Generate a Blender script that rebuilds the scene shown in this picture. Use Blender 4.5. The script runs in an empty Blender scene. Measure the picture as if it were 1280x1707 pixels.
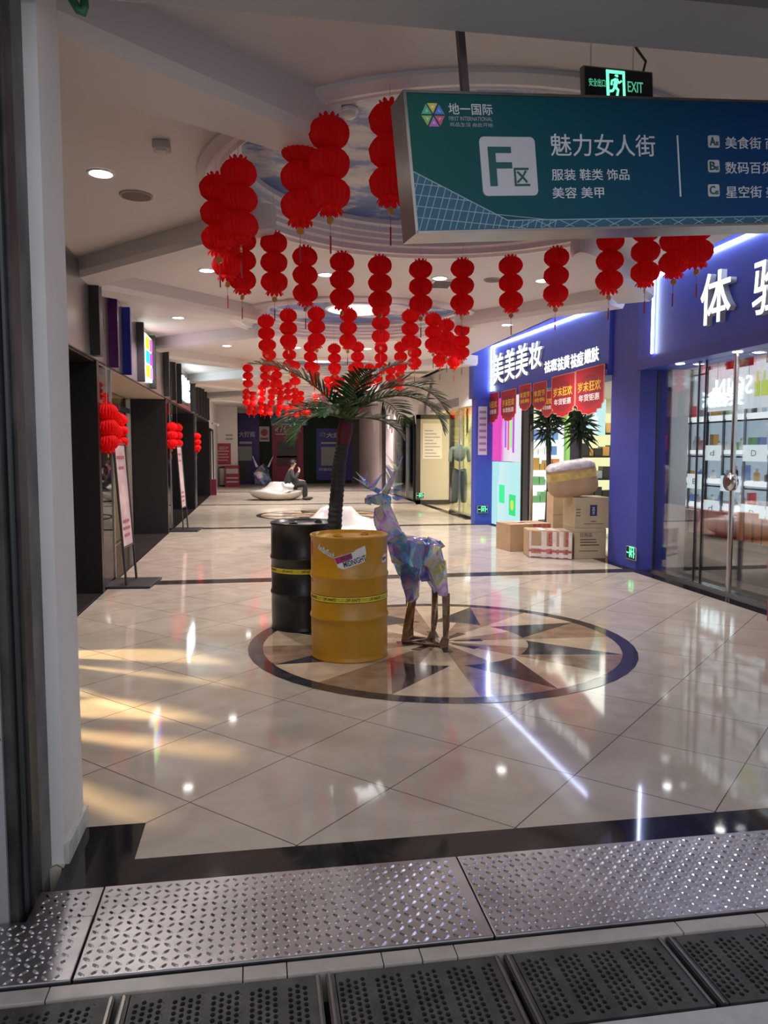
import bpy, bmesh, math, random
from mathutils import Vector, Matrix, noise

random.seed(7)
C = bpy.context.scene.collection
S = bpy.context.scene
PI = math.pi

# ------------------------------------------------------------------ camera
F_PX, CAM_H = 1282.0, 1.55
YAW = math.atan((640 - 434) / F_PX)
PITCH = math.atan((853.5 - 749) / F_PX * math.cos(YAW))
cd = bpy.data.cameras.new('camera'); cam = bpy.data.objects.new('camera', cd); C.objects.link(cam)
cam.location = (0, 0, CAM_H)
cam.rotation_euler = (PI / 2 - PITCH, 0, -YAW)
cd.sensor_fit = 'VERTICAL'; cd.sensor_height = 24.0; cd.sensor_width = 18.0
cd.lens = 24.0 * F_PX / 1707.0
cd.clip_start = 0.05; cd.clip_end = 200
S.camera = cam

# ------------------------------------------------------------------ view, world, big lights
S.view_settings.view_transform = 'Standard'
S.view_settings.look = 'None'
S.view_settings.gamma = 1.0
S.view_settings.use_curve_mapping = False
S.view_settings.exposure = 0.55
S.cycles.use_denoising = True
S.cycles.max_bounces = 8
S.cycles.diffuse_bounces = 4
S.cycles.glossy_bounces = 4
S.cycles.transmission_bounces = 6
S.cycles.transparent_max_bounces = 16
S.cycles.sample_clamp_indirect = 6.0
S.cycles.caustics_reflective = False
S.cycles.caustics_refractive = False

w = bpy.data.worlds.new('world'); S.world = w; w.use_nodes = True
w.node_tree.nodes['Background'].inputs[0].default_value = (0.80, 0.84, 0.95, 1)
w.node_tree.nodes['Background'].inputs[1].default_value = 0.42

def area(name, loc, size, energy, col=(1, 1, 1), rot=(0, 0, 0), sy=None, spread=None, shape=None):
    l = bpy.data.lights.new(name, 'AREA'); l.energy = energy; l.color = col; l.size = size
    l.shape = shape or ('RECTANGLE' if sy else 'DISK')
    if sy: l.size_y = sy
    if spread: l.spread = spread
    o = bpy.data.objects.new(name, l); C.objects.link(o); o.location = loc; o.rotation_euler = rot
    return o

def area_to(name, loc, target, size, energy, col, sy):
    o = area(name, loc, size, energy, col, sy=sy)
    o.rotation_euler = (Vector(target) - Vector(loc)).to_track_quat('-Z', 'Y').to_euler(); return o
def spot(name, loc, energy, col=(1, .95, .9), angle=120, target=None, blend=.6, rad=.05):
    l = bpy.data.lights.new(name, 'SPOT'); l.energy = energy; l.color = col
    l.spot_size = math.radians(angle); l.spot_blend = blend; l.shadow_soft_size = rad
    o = bpy.data.objects.new(name, l); C.objects.link(o); o.location = loc
    if target is not None:
        d = Vector(target) - Vector(loc)
        o.rotation_euler = d.to_track_quat('-Z', 'Y').to_euler()
    return o

CEIL = 3.40
DOMES = [(1.40, 5.53), (1.40, 11.15), (1.40, 17.4), (1.40, 23.5), (1.40, 29.5)]
# round lamps in the domes (the lamp bodies are built further down)
for i, (cx, cy) in enumerate(DOMES[1:], 1):
    area('dome_lamp_light', (cx, cy, 3.50), 0.8, [0, 2.5, 4, 26, 36][i], (1.0, .97, .95))
# daylight falling in at the entrance, behind the camera
area('street_daylight', (0.8, -2.5, 3.0), 5.0, 40, (.85, .9, 1.0), (math.radians(62), 0, 0), sy=3.0)
# shop lights
area('right_shop_light', (6.4, 7.0, 2.58), 1.6, 34, (.93, .97, 1.0), sy=5.0)
area('make_up_shop_light', (6.3, 12.8, 2.6), 2.0, 70, (.97, 1.0, .9), sy=4.0)
area('clothes_shop_light', (6.2, 17.8, 2.6), 1.6, 230, (1.0, .91, .60), sy=4.0)
area('left_shop_light', (-3.6, 12.0, 2.4), 1.6, 42, (1.0, .84, .62), sy=4.0)
area('left_near_shop_light', (-3.4, 5.4, 2.4), 1.6, 20, (1.0, .80, .5), sy=3.0)

# ------------------------------------------------------------------ picture point -> place
_r = Vector((math.cos(YAW), -math.sin(YAW), 0))
_f = Vector((math.sin(YAW) * math.cos(PITCH), math.cos(YAW) * math.cos(PITCH), -math.sin(PITCH)))
_u = _r.cross(_f)
_c = Vector((0, 0, CAM_H))
def _ray(px, py): return _r * ((px - 640) / F_PX) + _u * (-(py - 853.5) / F_PX) + _f
def at_z(px, py, z=0.0):
    d = _ray(px, py); return _c + d * ((z - CAM_H) / d.z)
def at_y(px, py, y):
    d = _ray(px, py); return _c + d * (y / d.y)
def at_x(px, py, x):
    d = _ray(px, py); return _c + d * (x / d.x)
def at_plane(px, py, p, n):
    d = _ray(px, py); return _c + d * ((p - _c).dot(n) / d.dot(n))

# ------------------------------------------------------------------ materials
MATS = {}
def mat(name, col=(.8, .8, .8), rough=.5, metal=0.0, emit=None, estr=1.0, alpha=None, spec=None, noise_amt=0.0, noise_scale=8.0, bump=0.0, trans=0.0, coat=0.0):
    if name in MATS: return MATS[name]
    m = bpy.data.materials.new(name); m.use_nodes = True; MATS[name] = m
    nt = m.node_tree; b = nt.nodes['Principled BSDF']
    b.inputs['Base Color'].default_value = (*col, 1)
    b.inputs['Roughness'].default_value = rough
    b.inputs['Metallic'].default_value = metal
    if spec is not None: b.inputs['Specular IOR Level'].default_value = spec
    if emit is not None:
        b.inputs['Emission Color'].default_value = (*emit, 1); b.inputs['Emission Strength'].default_value = estr
    if alpha is not None: b.inputs['Alpha'].default_value = alpha
    if trans: b.inputs['Transmission Weight'].default_value = trans
    if coat:
        b.inputs['Coat Weight'].default_value = coat; b.inputs['Coat Roughness'].default_value = .05
    if noise_amt or bump:
        tc = nt.nodes.new('ShaderNodeTexCoord'); n = nt.nodes.new('ShaderNodeTexNoise')
        n.inputs['Scale'].default_value = noise_scale; n.inputs['Detail'].default_value = 6
        nt.links.new(tc.outputs['Object'], n.inputs['Vector'])
        if noise_amt:
            r = nt.nodes.new('ShaderNodeValToRGB')
            r.color_ramp.elements[0].position = .3; r.color_ramp.elements[1].position = .7
            r.color_ramp.elements[0].color = (*[max(0, c * (1 - noise_amt)) for c in col], 1)
            r.color_ramp.elements[1].color = (*[min(1, c * (1 + noise_amt)) for c in col], 1)
            nt.links.new(n.outputs['Fac'], r.inputs['Fac']); nt.links.new(r.outputs['Color'], b.inputs['Base Color'])
        if bump:
            bp = nt.nodes.new('ShaderNodeBump'); bp.inputs['Strength'].default_value = bump; bp.inputs['Distance'].default_value = .02
            nt.links.new(n.outputs['Fac'], bp.inputs['Height']); nt.links.new(bp.outputs['Normal'], b.inputs['Normal'])
    return m

def emission(name, col, strength):
    if name in MATS: return MATS[name]
    m = bpy.data.materials.new(name); m.use_nodes = True; MATS[name] = m
    nt = m.node_tree; nt.nodes.clear()
    e = nt.nodes.new('ShaderNodeEmission'); o = nt.nodes.new('ShaderNodeOutputMaterial')
    e.inputs[0].default_value = (*col, 1); e.inputs[1].default_value = strength
    nt.links.new(e.outputs[0], o.inputs[0]); return m

def glass(name, tint=(.9, .95, .95), refl=.12, rough=.02, amt=.5):
    """thin pane: mostly clear, mirror-like at grazing angles"""
    if name in MATS: return MATS[name]
    m = bpy.data.materials.new(name); m.use_nodes = True; MATS[name] = m
    nt = m.node_tree; nt.nodes.clear()
    t = nt.nodes.new('ShaderNodeBsdfTransparent'); t.inputs[0].default_value = (*tint, 1)
    g = nt.nodes.new('ShaderNodeBsdfGlossy'); g.inputs['Roughness'].default_value = rough
    f = nt.nodes.new('ShaderNodeFresnel'); f.inputs[0].default_value = 1.5
    mul = nt.nodes.new('ShaderNodeMath'); mul.operation = 'MULTIPLY_ADD'; mul.inputs[1].default_value = amt; mul.inputs[2].default_value = refl * .3
    mx = nt.nodes.new('ShaderNodeMixShader'); o = nt.nodes.new('ShaderNodeOutputMaterial')
    nt.links.new(f.outputs[0], mul.inputs[0]); nt.links.new(mul.outputs[0], mx.inputs[0])
    nt.links.new(t.outputs[0], mx.inputs[1]); nt.links.new(g.outputs[0], mx.inputs[2]); nt.links.new(mx.outputs[0], o.inputs[0])
    return m

def polish(m, cap=.36, rough=.07):
    """worn polished stone: the sheen never gets stronger than cap, even at grazing angles"""
    nt = m.node_tree; b = nt.nodes['Principled BSDF']; o = nt.nodes['Material Output']; L = nt.links.new
    b.inputs['Specular IOR Level'].default_value = 0.0; b.inputs['Roughness'].default_value = .8
    f = nt.nodes.new('ShaderNodeFresnel'); f.inputs[0].default_value = 1.55
    mn = nt.nodes.new('ShaderNodeMath'); mn.operation = 'MINIMUM'; mn.inputs[1].default_value = cap; L(f.outputs[0], mn.inputs[0])
    g = nt.nodes.new('ShaderNodeBsdfGlossy'); g.inputs['Roughness'].default_value = rough
    mx = nt.nodes.new('ShaderNodeMixShader'); L(mn.outputs[0], mx.inputs[0]); L(b.outputs[0], mx.inputs[1]); L(g.outputs[0], mx.inputs[2]); L(mx.outputs[0], o.inputs['Surface'])
    return m

# ------------------------------------------------------------------ mesh builder
def world_off(parent):
    while parent is not None:
        if parent.get('_w'): return Vector(parent['_w'])
        parent = parent.parent
    return Vector((0, 0, 0))
class MB:
    def __init__(s): s.v = []; s.f = []; s.m = []; s.mi = 0; s.sm = []; s.smooth = False
    def add(s, vs, fs):
        b = len(s.v); s.v += [tuple(p) for p in vs]
        for f in fs:
            s.f.append([b + i for i in f]); s.m.append(s.mi); s.sm.append(s.smooth)
        return s
    def box(s, a, b):
        x0, y0, z0 = [min(a[i], b[i]) for i in range(3)]; x1, y1, z1 = [max(a[i], b[i]) for i in range(3)]
        return s.add([(x0,y0,z0),(x1,y0,z0),(x1,y1,z0),(x0,y1,z0),(x0,y0,z1),(x1,y0,z1),(x1,y1,z1),(x0,y1,z1)],
                     [(0,3,2,1),(4,5,6,7),(0,1,5,4),(1,2,6,5),(2,3,7,6),(3,0,4,7)])
    def obox(s, o, ax, ay, az):
        """box from corner o with three edge vectors"""
        o, ax, ay, az = map(Vector, (o, ax, ay, az))
        vs = [o, o+ax, o+ax+ay, o+ay, o+az, o+ax+az, o+ax+ay+az, o+ay+az]
        fs = [(0,3,2,1),(4,5,6,7),(0,1,5,4),(1,2,6,5),(2,3,7,6),(3,0,4,7)]
        if ax.cross(ay).dot(az) < 0: fs = [tuple(reversed(f)) for f in fs]
        return s.add(vs, fs)
    def tube(s, pts, rad, n=8, caps=True):
        pts = [Vector(p) for p in pts]; rads = rad if isinstance(rad, (list, tuple)) else [rad] * len(pts)
        rings = []; prev = None
        for i, p in enumerate(pts):
            t = (pts[min(i+1, len(pts)-1)] - pts[max(i-1, 0)]).normalized()
            if prev is None:
                a = Vector((0,0,1)) if abs(t.z) < .9 else Vector((1,0,0)); x = t.cross(a).normalized()
            else: x = (prev - t * prev.dot(t)).normalized()
            prev = x; y = t.cross(x)
            rings.append([p + (x*math.cos(2*PI*k/n) + y*math.sin(2*PI*k/n)) * rads[i] for k in range(n)])
        vs = [q for r in rings for q in r]; fs = []
        for i in range(len(pts)-1):
            for k in range(n): fs.append((i*n+k, i*n+(k+1)%n, (i+1)*n+(k+1)%n, (i+1)*n+k))
        if caps: fs += [tuple(reversed(range(n))), tuple((len(pts)-1)*n+k for k in range(n))]
        return s.add(vs, fs)
    def lathe(s, prof, n=32, c=(0,0,0), closed=False):
        vs = []; fs = []
        for (r, z) in prof:
            for k in range(n): a = 2*PI*k/n; vs.append((c[0]+r*math.cos(a), c[1]+r*math.sin(a), c[2]+z))
        for i in range(len(prof)-1):
            for k in range(n): fs.append((i*n+k, i*n+(k+1)%n, (i+1)*n+(k+1)%n, (i+1)*n+k))
        if closed: fs += [tuple(reversed(range(n))), tuple((len(prof)-1)*n+k for k in range(n))]
        return s.add(vs, fs)
    def poly(s, pts): return s.add(pts, [tuple(range(len(pts)))])
    def prism(s, pts, off):
        """closed outline pts extruded by vector off"""
        n = len(pts); pts = [Vector(p) for p in pts]; off = Vector(off)
        vs = pts + [p + off for p in pts]
        fs = [tuple(reversed(range(n))), tuple(range(n, 2*n))] + [(k, (k+1)%n, n+(k+1)%n, n+k) for k in range(n)]
        return s.add(vs, fs)
    def ball(s, c, r, nu=10, nv=8, sc=(1,1,1)):
        prof = [(max(1e-4, r*math.sin(PI*j/nv)), -r*math.cos(PI*j/nv)) for j in range(nv+1)]
        b = len(s.v); s.lathe(prof, nu)
        for i in range(b, len(s.v)):
            x,y,z = s.v[i]; s.v[i] = (c[0]+x*sc[0], c[1]+y*sc[1], c[2]+z*sc[2])
        return s
    def build(s, name, m, parent=None, bevel=0, fix=True, seg=2):
        me = bpy.data.meshes.new(name)
        off = Vector((0,0,0))
        off = world_off(parent)
        me.from_pydata([Vector(p) - off for p in s.v], [], s.f)
        ms = m if isinstance(m, (list, tuple)) else [m]
        for q in ms: me.materials.append(q)
        for p, mi, sm in zip(me.polygons, s.m, s.sm): p.material_index = mi; p.use_smooth = sm
        if fix:
            bm = bmesh.new(); bm.from_mesh(me); bmesh.ops.recalc_face_normals(bm, faces=bm.faces); bm.to_mesh(me); bm.free()
        o = bpy.data.objects.new(name, me); C.objects.link(o)
        if parent is not None: o.parent = parent
        if bevel:
            b = o.modifiers.new('bevel', 'BEVEL'); b.width = bevel; b.segments = seg; b.limit_method = 'ANGLE'
        return o

def tag(o, label, cat, group=None, kind=None):
    o['label'] = label; o['category'] = cat
    if group: o['group'] = group
    if kind: o['kind'] = kind
    return o
def thing(name, label, cat, loc=(0,0,0), group=None, world=True):
    """an Empty at the thing's base; parts are built in world coordinates when world is True"""
    o = bpy.data.objects.new(name, None); C.objects.link(o); o.location = loc; o.empty_display_size = .1
    if world: o['_w'] = tuple(loc)
    return tag(o, label, cat, group)
def struct(o):
    o['kind'] = 'structure'; return o
def copy_tree(o, parent=None):
    c = o.copy(); C.objects.link(c)
    if parent is not None: c.parent = parent
    for ch in list(o.children): copy_tree(ch, c)
    return c
ORD = ['first','second','third','fourth','fifth','sixth','seventh','eighth','ninth','tenth','eleventh','twelfth','thirteenth','fourteenth','fifteenth','sixteenth','seventeenth','eighteenth','nineteenth','twentieth','twenty-first','twenty-second','twenty-third','twenty-fourth','twenty-fifth','twenty-sixth','twenty-seventh','twenty-eighth']

# ------------------------------------------------------------------ lettering
def text_verts(s, bold=0.0, extrude=0.0, shear=0.0, space=1.0):
    cu = bpy.data.curves.new('lettering', 'FONT'); cu.body = s; cu.size = 1.0; cu.offset = bold; cu.extrude = extrude; cu.shear = shear
    cu.space_character = space; cu.resolution_u = 3
    o = bpy.data.objects.new('lettering', cu); C.objects.link(o)
    dg = bpy.context.evaluated_depsgraph_get(); ev = o.evaluated_get(dg); me = bpy.data.meshes.new_from_object(ev)
    C.objects.unlink(o); bpy.data.objects.remove(o); bpy.data.curves.remove(cu)
    return me
def lettering(s, p0, ex, ey, w, h, m, parent, bold=0.0, depth=.002, shear=0.0, name='lettering', space=1.0, keep=False, wrap=None):
    """s fitted into the w x h box whose lower left corner is p0 (world), along unit vectors ex, ey"""
    me = text_verts(s, bold, .5, shear, space)
    p0, ex, ey = Vector(p0), Vector(ex), Vector(ey); ez = ex.cross(ey)
    xs = [v.co.x for v in me.vertices]; ys = [v.co.y for v in me.vertices]
    if not xs: return None
    x0, x1, y0, y1 = min(xs), max(xs), min(ys), max(ys)
    sx, sy = w / max(1e-6, x1-x0), h / max(1e-6, y1-y0)
    if keep: sx = sy = min(sx, sy)
    off = world_off(parent)
    for v in me.vertices:
        a, b, c = (v.co.x-x0)*sx, (v.co.y-y0)*sy, (v.co.z+.5)*depth
        if wrap: v.co = Vector(wrap(a, b, c)) - off
        else: v.co = p0 + ex*a + ey*b + ez*c - off
    me.materials.clear(); me.materials.append(m); me.name = name
    o = bpy.data.objects.new(name, me); C.objects.link(o)
    if parent is not None: o.parent = parent
    return o
# ================================================================== SETTING
BAY = 6.05
M_white = mat('ceiling paint', (.70, .655, .65), .55)
M_plaster = mat('white plaster', (.80, .77, .74), .6, noise_amt=.03, noise_scale=3)
M_mould = mat('white moulding', (.82, .79, .80), .4)
M_black = mat('black cladding', (.010, .009, .010), .35)
M_dark = mat('dark metal', (.02, .02, .022), .4)
M_brushed = mat('brushed steel fascia', (.42, .41, .42), .28, metal=.85)
M_granite = mat('black granite', (.020, .018, .020), .05, noise_amt=.5, noise_scale=60)
M_chrome = mat('steel', (.62, .60, .58), .22, metal=1)
M_glass = glass('shop glass')
M_glass_dark = glass('tinted glass', (.38, .36, .36), .35)
M_blue = mat('blue fascia paint', (.040, .065, .42), .42)
M_bluedeep = mat('blue column paint', (.042, .052, .33), .45)
M_led = emission('white led', (.74, .82, 1.0), 13.0)
M_lamp = emission('lamp glow', (1.0, .98, .95), 14.0)

def floor_mat():
    m = bpy.data.materials.new('beige floor tiles'); m.use_nodes = True; nt = m.node_tree; b = nt.nodes['Principled BSDF']; L = nt.links.new
    tc = nt.nodes.new('ShaderNodeTexCoord'); sx = nt.nodes.new('ShaderNodeSeparateXYZ'); L(tc.outputs['Object'], sx.inputs[0])
    def mth(op, a, b_=None):
        n = nt.nodes.new('ShaderNodeMath'); n.operation = op
        for i, q in enumerate((a, b_)):
            if q is None: continue
            if isinstance(q, (int, float)): n.inputs[i].default_value = q
            else: L(q, n.inputs[i])
        return n.outputs[0]
    P = .895
    def line(sig, off):
        q = mth('DIVIDE', mth('SUBTRACT', sig, off), P)
        d = mth('ABSOLUTE', mth('SUBTRACT', mth('FRACT', mth('ADD', q, 100.5)), .5))
        return d, mth('FLOOR', mth('ADD', q, 100.0))
    d1, i1 = line(mth('ADD', sx.outputs[0], sx.outputs[1]), 3.05)
    d2, i2 = line(mth('SUBTRACT', sx.outputs[0], sx.outputs[1]), -3.70)
    g = mth('LESS_THAN', mth('MINIMUM', d1, d2), .0042)
    n = nt.nodes.new('ShaderNodeTexNoise'); n.inputs['Scale'].default_value = 2.2; n.inputs['Detail'].default_value = 7; n.inputs['Distortion'].default_value = 1.2
    L(tc.outputs['Object'], n.inputs['Vector'])
    r = nt.nodes.new('ShaderNodeValToRGB'); r.color_ramp.elements[0].color = (.485, .405, .33, 1); r.color_ramp.elements[1].color = (.585, .50, .42, 1)
    r.color_ramp.elements[0].position = .35; r.color_ramp.elements[1].position = .65
    L(n.outputs['Fac'], r.inputs[0])
    wn = nt.nodes.new('ShaderNodeTexWhiteNoise'); cb = nt.nodes.new('ShaderNodeCombineXYZ'); L(i1, cb.inputs[0]); L(i2, cb.inputs[1]); L(cb.outputs[0], wn.inputs['Vector'])
    hv = nt.nodes.new('ShaderNodeHueSaturation'); L(r.outputs[0], hv.inputs['Color']); L(mth('ADD', mth('MULTIPLY', wn.outputs['Value'], .07), .965), hv.inputs['Value'])
    mx = nt.nodes.new('ShaderNodeMix'); mx.data_type = 'RGBA'; L(g, mx.inputs['Factor']); L(hv.outputs[0], mx.inputs['A']); mx.inputs['B'].default_value = (.10, .075, .06, 1)
    L(mx.outputs['Result'], b.inputs['Base Color'])
    b.inputs['Roughness'].default_value = .055; b.inputs['Specular IOR Level'].default_value = .50
    return m
M_floor = polish(floor_mat(), .50, .055)

X_L, X_R, Y_END = -1.70, 4.80, 36.0
# floor slabs
struct(MB().box((-5.2, 2.90, -.10), (9.5, Y_END + .5, 0)).build('floor', M_floor))
M_street = mat('pale street paving', (.42, .40, .39), .45, noise_amt=.12, noise_scale=14)
struct(MB().box((-4, -3, -.12), (7, 1.858, -.004)).build('floor', M_street))
struct(MB().box((-4, 1.858, -.16), (7, 2.905, -.10)).build('floor', mat('drain bed', (.015, .014, .014), .9)))
# dark granite bands laid in the floor
def band(a, b, n, m=M_granite, z=.0015):
    struct(MB().box((a[0], a[1], -.05), (b[0], b[1], z)).build('trim_%d' % n, m))
band((-.74, 2.735, 0), (6, 2.92, 0), 1); band((-.74, 2.92, 0), (-.49, 3.21, 0), 2)
M_bandline = mat('dark stone band', (.040, .033, .030), .22, spec=.2, noise_amt=.4, noise_scale=40)
for i, y in enumerate((9.22, 15.55, 22.2, 29.0)): band((X_L, y - .14, 0), (X_R, y + .14, 0), 3 + i, M_bandline)
band((-2.40, 3.2, 0), (X_L, 27.0, 0), 7, M_granite, .0014)
band((X_R - .12, 3.2, 0), (X_R + .20, 16.6, 0), 8, M_granite, .0014)
band((4.52, 16.6, 0), (4.72, 30, 0), 9, M_granite, .0014)

# inlaid medallions
M_cream = mat('cream marble inlay', (.62, .47, .33), .07, noise_amt=.16, noise_scale=5, spec=.6)
M_tan = mat('brown marble inlay', (.33, .215, .145), .07, noise_amt=.30, noise_scale=6, spec=.6)
M_char = mat('charcoal marble inlay', (.045, .040, .044), .09, noise_amt=.55, noise_scale=9, spec=.4)
for m_ in (M_cream, M_tan): polish(m_, .38, .07)
polish(M_char, .30, .08); polish(M_bandline, .26, .10); polish(M_granite, .34, .05)
def medallion(cx, cy, R, n, rot=0.0):
    mb = MB(); z = .0022
    P = lambda r, a: (cx + r*math.cos(a), cy + r*math.sin(a), z)
    arc = lambda r, a, b, k=8: [P(r, a + (b-a)*i/k) for i in range(k+1)]
    ro, ri, rm = R, R*.925, R*.46
    mb.mi = 2
    for k in range(48):
        a, b = 2*PI*k/48, 2*PI*(k+1)/48
        mb.poly([P(ro, a), P(ro, b), P(ri, b), P(ri, a)])
    st = PI/4; hw = math.radians(18.5)
    for k in range(8):
        t = rot + k*st; u = t + st
        mb.mi = 2; mb.poly([P(ri, t)] + list(reversed(arc(rm, t-hw, t+hw))))
        mb.mi = 0; mb.poly(arc(ri, t, t+st/2) + list(reversed(arc(rm, t+hw, t+st/2, 3))))
        mb.mi = 1; mb.poly(arc(ri, t+st/2, u) + list(reversed(arc(rm, t+st/2, u-hw, 3))))
        mb.mi = 0; mb.poly(arc(rm, t, t+st*.5) + [P(.001, t)])
        mb.mi = 1; mb.poly(arc(rm, t+st*.5, t+st) + [P(.001, t)])
        b = len(mb.v); c = t - math.radians(22)
        mb.mi = 2; mb.poly([P(rm*.17, c-.16), P(rm*.50, c-.10), P(rm*.50, c+.14), P(rm*.17, c+.20)])
        for i in range(b, len(mb.v)): mb.v[i] = (mb.v[i][0], mb.v[i][1], z + .0006)
    return struct(mb.build('trim_%d' % n, [M_cream, M_tan, M_char]))
medallion(1.42, 5.99, 1.535, 10, math.radians(19.5))
medallion(1.42, 18.4, 1.535, 11, .3)

# ------------------------------------------------------------------ ceiling with round domes
def ceiling_bay(cx, cy, y0, y1, n, R=1.66):
    mb = MB(); N = 72; xa, xb = -2.45, 4.05
    inner = []; outer = []
    for k in range(N):
        a = 2*PI*k/N; dx, dy = math.cos(a), math.sin(a)
        inner.append((cx+R*dx, cy+R*dy, CEIL))
        t = min([(xb-cx)/dx if dx > 1e-6 else 1e9, (xa-cx)/dx if dx < -1e-6 else 1e9, (y1-cy)/dy if dy > 1e-6 else 1e9, (y0-cy)/dy if dy < -1e-6 else 1e9])
        outer.append((cx+t*dx, cy+t*dy, CEIL))
    for q in ((xa,y0),(xb,y0),(xb,y1),(xa,y1)):   # square the corners
        k = min(range(N), key=lambda i: (outer[i][0]-q[0])**2 + (outer[i][1]-q[1])**2); outer[k] = (q[0], q[1], CEIL)
    up = [(p[0], p[1], CEIL+.05) for p in outer]
    mb.add(inner + outer, [(k, (k+1) % N, N+(k+1) % N, N+k) for k in range(N)])
    o = struct(mb.build('ceiling', M_white, fix=False))
    # stepped moulding round the dome
    mo = MB(); mo.smooth = False
    mo.lathe([(1.80, 3.40), (1.80, 3.375), (1.745, 3.345), (1.72, 3.345), (1.705, 3.37), (1.675, 3.375), (1.655, 3.36), (1.64, 3.365), (1.632, 3.41), (1.60, 3.425), (1.595, 3.46), (1.57, 3.47), (1.565, 3.505), (1.54, 3.515), (1.535, 3.56), (1.50, 3.575), (1.50, 3.62)], 72, (cx, cy, 0))
    struct(mo.build('trim_%d' % (20+n), M_mould))
    sk = MB(); sk.lathe([(.001, 3.615), (1.6, 3.615)], 72, (cx, cy, 0))
    struct(sk.build('ceiling_sky_panel', M_sky))
def sky_mat():
    m = bpy.data.materials.new('painted sky'); m.use_nodes = True; nt = m.node_tree; b = nt.nodes['Principled BSDF']; L = nt.links.new
    tc = nt.nodes.new('ShaderNodeTexCoord'); mp = nt.nodes.new('ShaderNodeMapping'); mp.inputs['Scale'].default_value = (.9, 1.25, 1); L(tc.outputs['Object'], mp.inputs[0])
    n = nt.nodes.new('ShaderNodeTexNoise'); n.inputs['Scale'].default_value = 1.5; n.inputs['Detail'].default_value = 8; n.inputs['Roughness'].default_value = .62; L(mp.outputs[0], n.inputs['Vector'])
    r = nt.nodes.new('ShaderNodeValToRGB'); e = r.color_ramp.elements
    e[0].position = .36; e[0].color = (.045, .11, .36, 1); e[1].position = .66; e[1].color = (.74, .70, .70, 1)
    x = e.new(.51); x.color = (.09, .17, .45, 1); x = e.new(.555); x.color = (.50, .50, .56, 1)
    L(n.outputs['Fac'], r.inputs[0]); L(r.outputs[0], b.inputs['Base Color']); b.inputs['Roughness'].default_value = .35
    return m
M_sky = sky_mat()
edges = [2.88, 8.35, 14.3, 20.45, 26.5, Y_END + .2]
for i, (cx, cy) in enumerate(DOMES): ceiling_bay(cx, cy, edges[i], edges[i+1], i + 1)
struct(MB().box((-2.6, 2.7, 3.78), (9.5, Y_END + .3, 3.88)).build('ceiling', M_white))
# cove that lifts the ceiling towards the right shopfronts
mb = MB(); mb.prism([(4.05,2.88,3.40),(4.10,2.88,3.42),(4.12,2.88,3.50),(4.12,2.88,3.79),(4.03,2.88,3.79),(4.03,2.88,3.42)], (0,Y_END-2.7,0)); struct(mb.build('trim_30', M_white))

# ribs that reach from the wall piers to the domes, each with a rounded nose
def rib(p0, p1, n, w0=.40, w1=.26, zb=3.22, zt=3.42, sag=0.0):
    mb = MB(); p0, p1 = Vector(p0), Vector(p1); d = (p1-p0); L = d.length; d.normalize(); nn = Vector((-d.y, d.x))
    K = 12; secs = []
    for i in range(K+1):
        t = i/K; c = p0 + d*L*t + nn*sag*math.sin(PI*t); ww = w0+(w1-w0)*t; secs.append((c, ww/2, zb))
    R = w1/2
    for i in range(1, 7):
        a = i/6*PI/2*.98; secs.append((p1 + d*R*1.6*math.sin(a), R*math.cos(a), zb + .02*(1-math.cos(a))))
    vs = []; fs = []
    for (c, hw, z) in secs:
        vs += [(c.x-nn.x*hw, c.y-nn.y*hw, zt), (c.x-nn.x*hw, c.y-nn.y*hw, z+.05), (c.x-nn.x*hw*.8, c.y-nn.y*hw*.8, z), (c.x+nn.x*hw*.8, c.y+nn.y*hw*.8, z), (c.x+nn.x*hw, c.y+nn.y*hw, z+.05), (c.x+nn.x*hw, c.y+nn.y*hw, zt)]
    for i in range(len(secs)-1):
        for k in range(5): fs.append((i*6+k, i*6+k+1, (i+1)*6+k+1, (i+1)*6+k))
    fs += [tuple(range(6)), tuple(range((len(secs)-1)*6, len(secs)*6))]
    mb.add(vs, fs)
    struct(mb.build('trim_%d' % n, M_white))
rib((-1.25, 3.20), (.22, 4.26), 31, .62, .34, 3.17)
rib((-1.78, 8.35), (-.02, 6.25), 32, .44, .26)
rib((4.22, 8.35), (2.85, 6.55), 33, .44, .26)
n = 34
for i, (cx, cy) in enumerate(DOMES[1:]):
    for (sx, sy) in ((-1,-1), (-1,1), (1,-1), (1,1)):
        if (i == 3 and sy > 0) or (i == 0 and sx > 0 and sy > 0): continue
        x0 = -1.78 if sx < 0 else 4.12
        rib((x0, cy + sy*2.55), (cx + sx*1.42, cy + sy*.80), n, .44, .26); n += 1

# header over the entrance and its soffit
struct(MB().box((-3, 2.30, 3.075), (6.5, 2.86, 3.9)).build('ceiling', mat('grey header paint', (.42, .40, .39), .6)))
struct(MB().box((1.28, 2.0, 2.92), (6.5, 2.29, 3.4)).build('trim_60', mat('dark shutter box', (.10, .10, .10), .5)))

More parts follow.
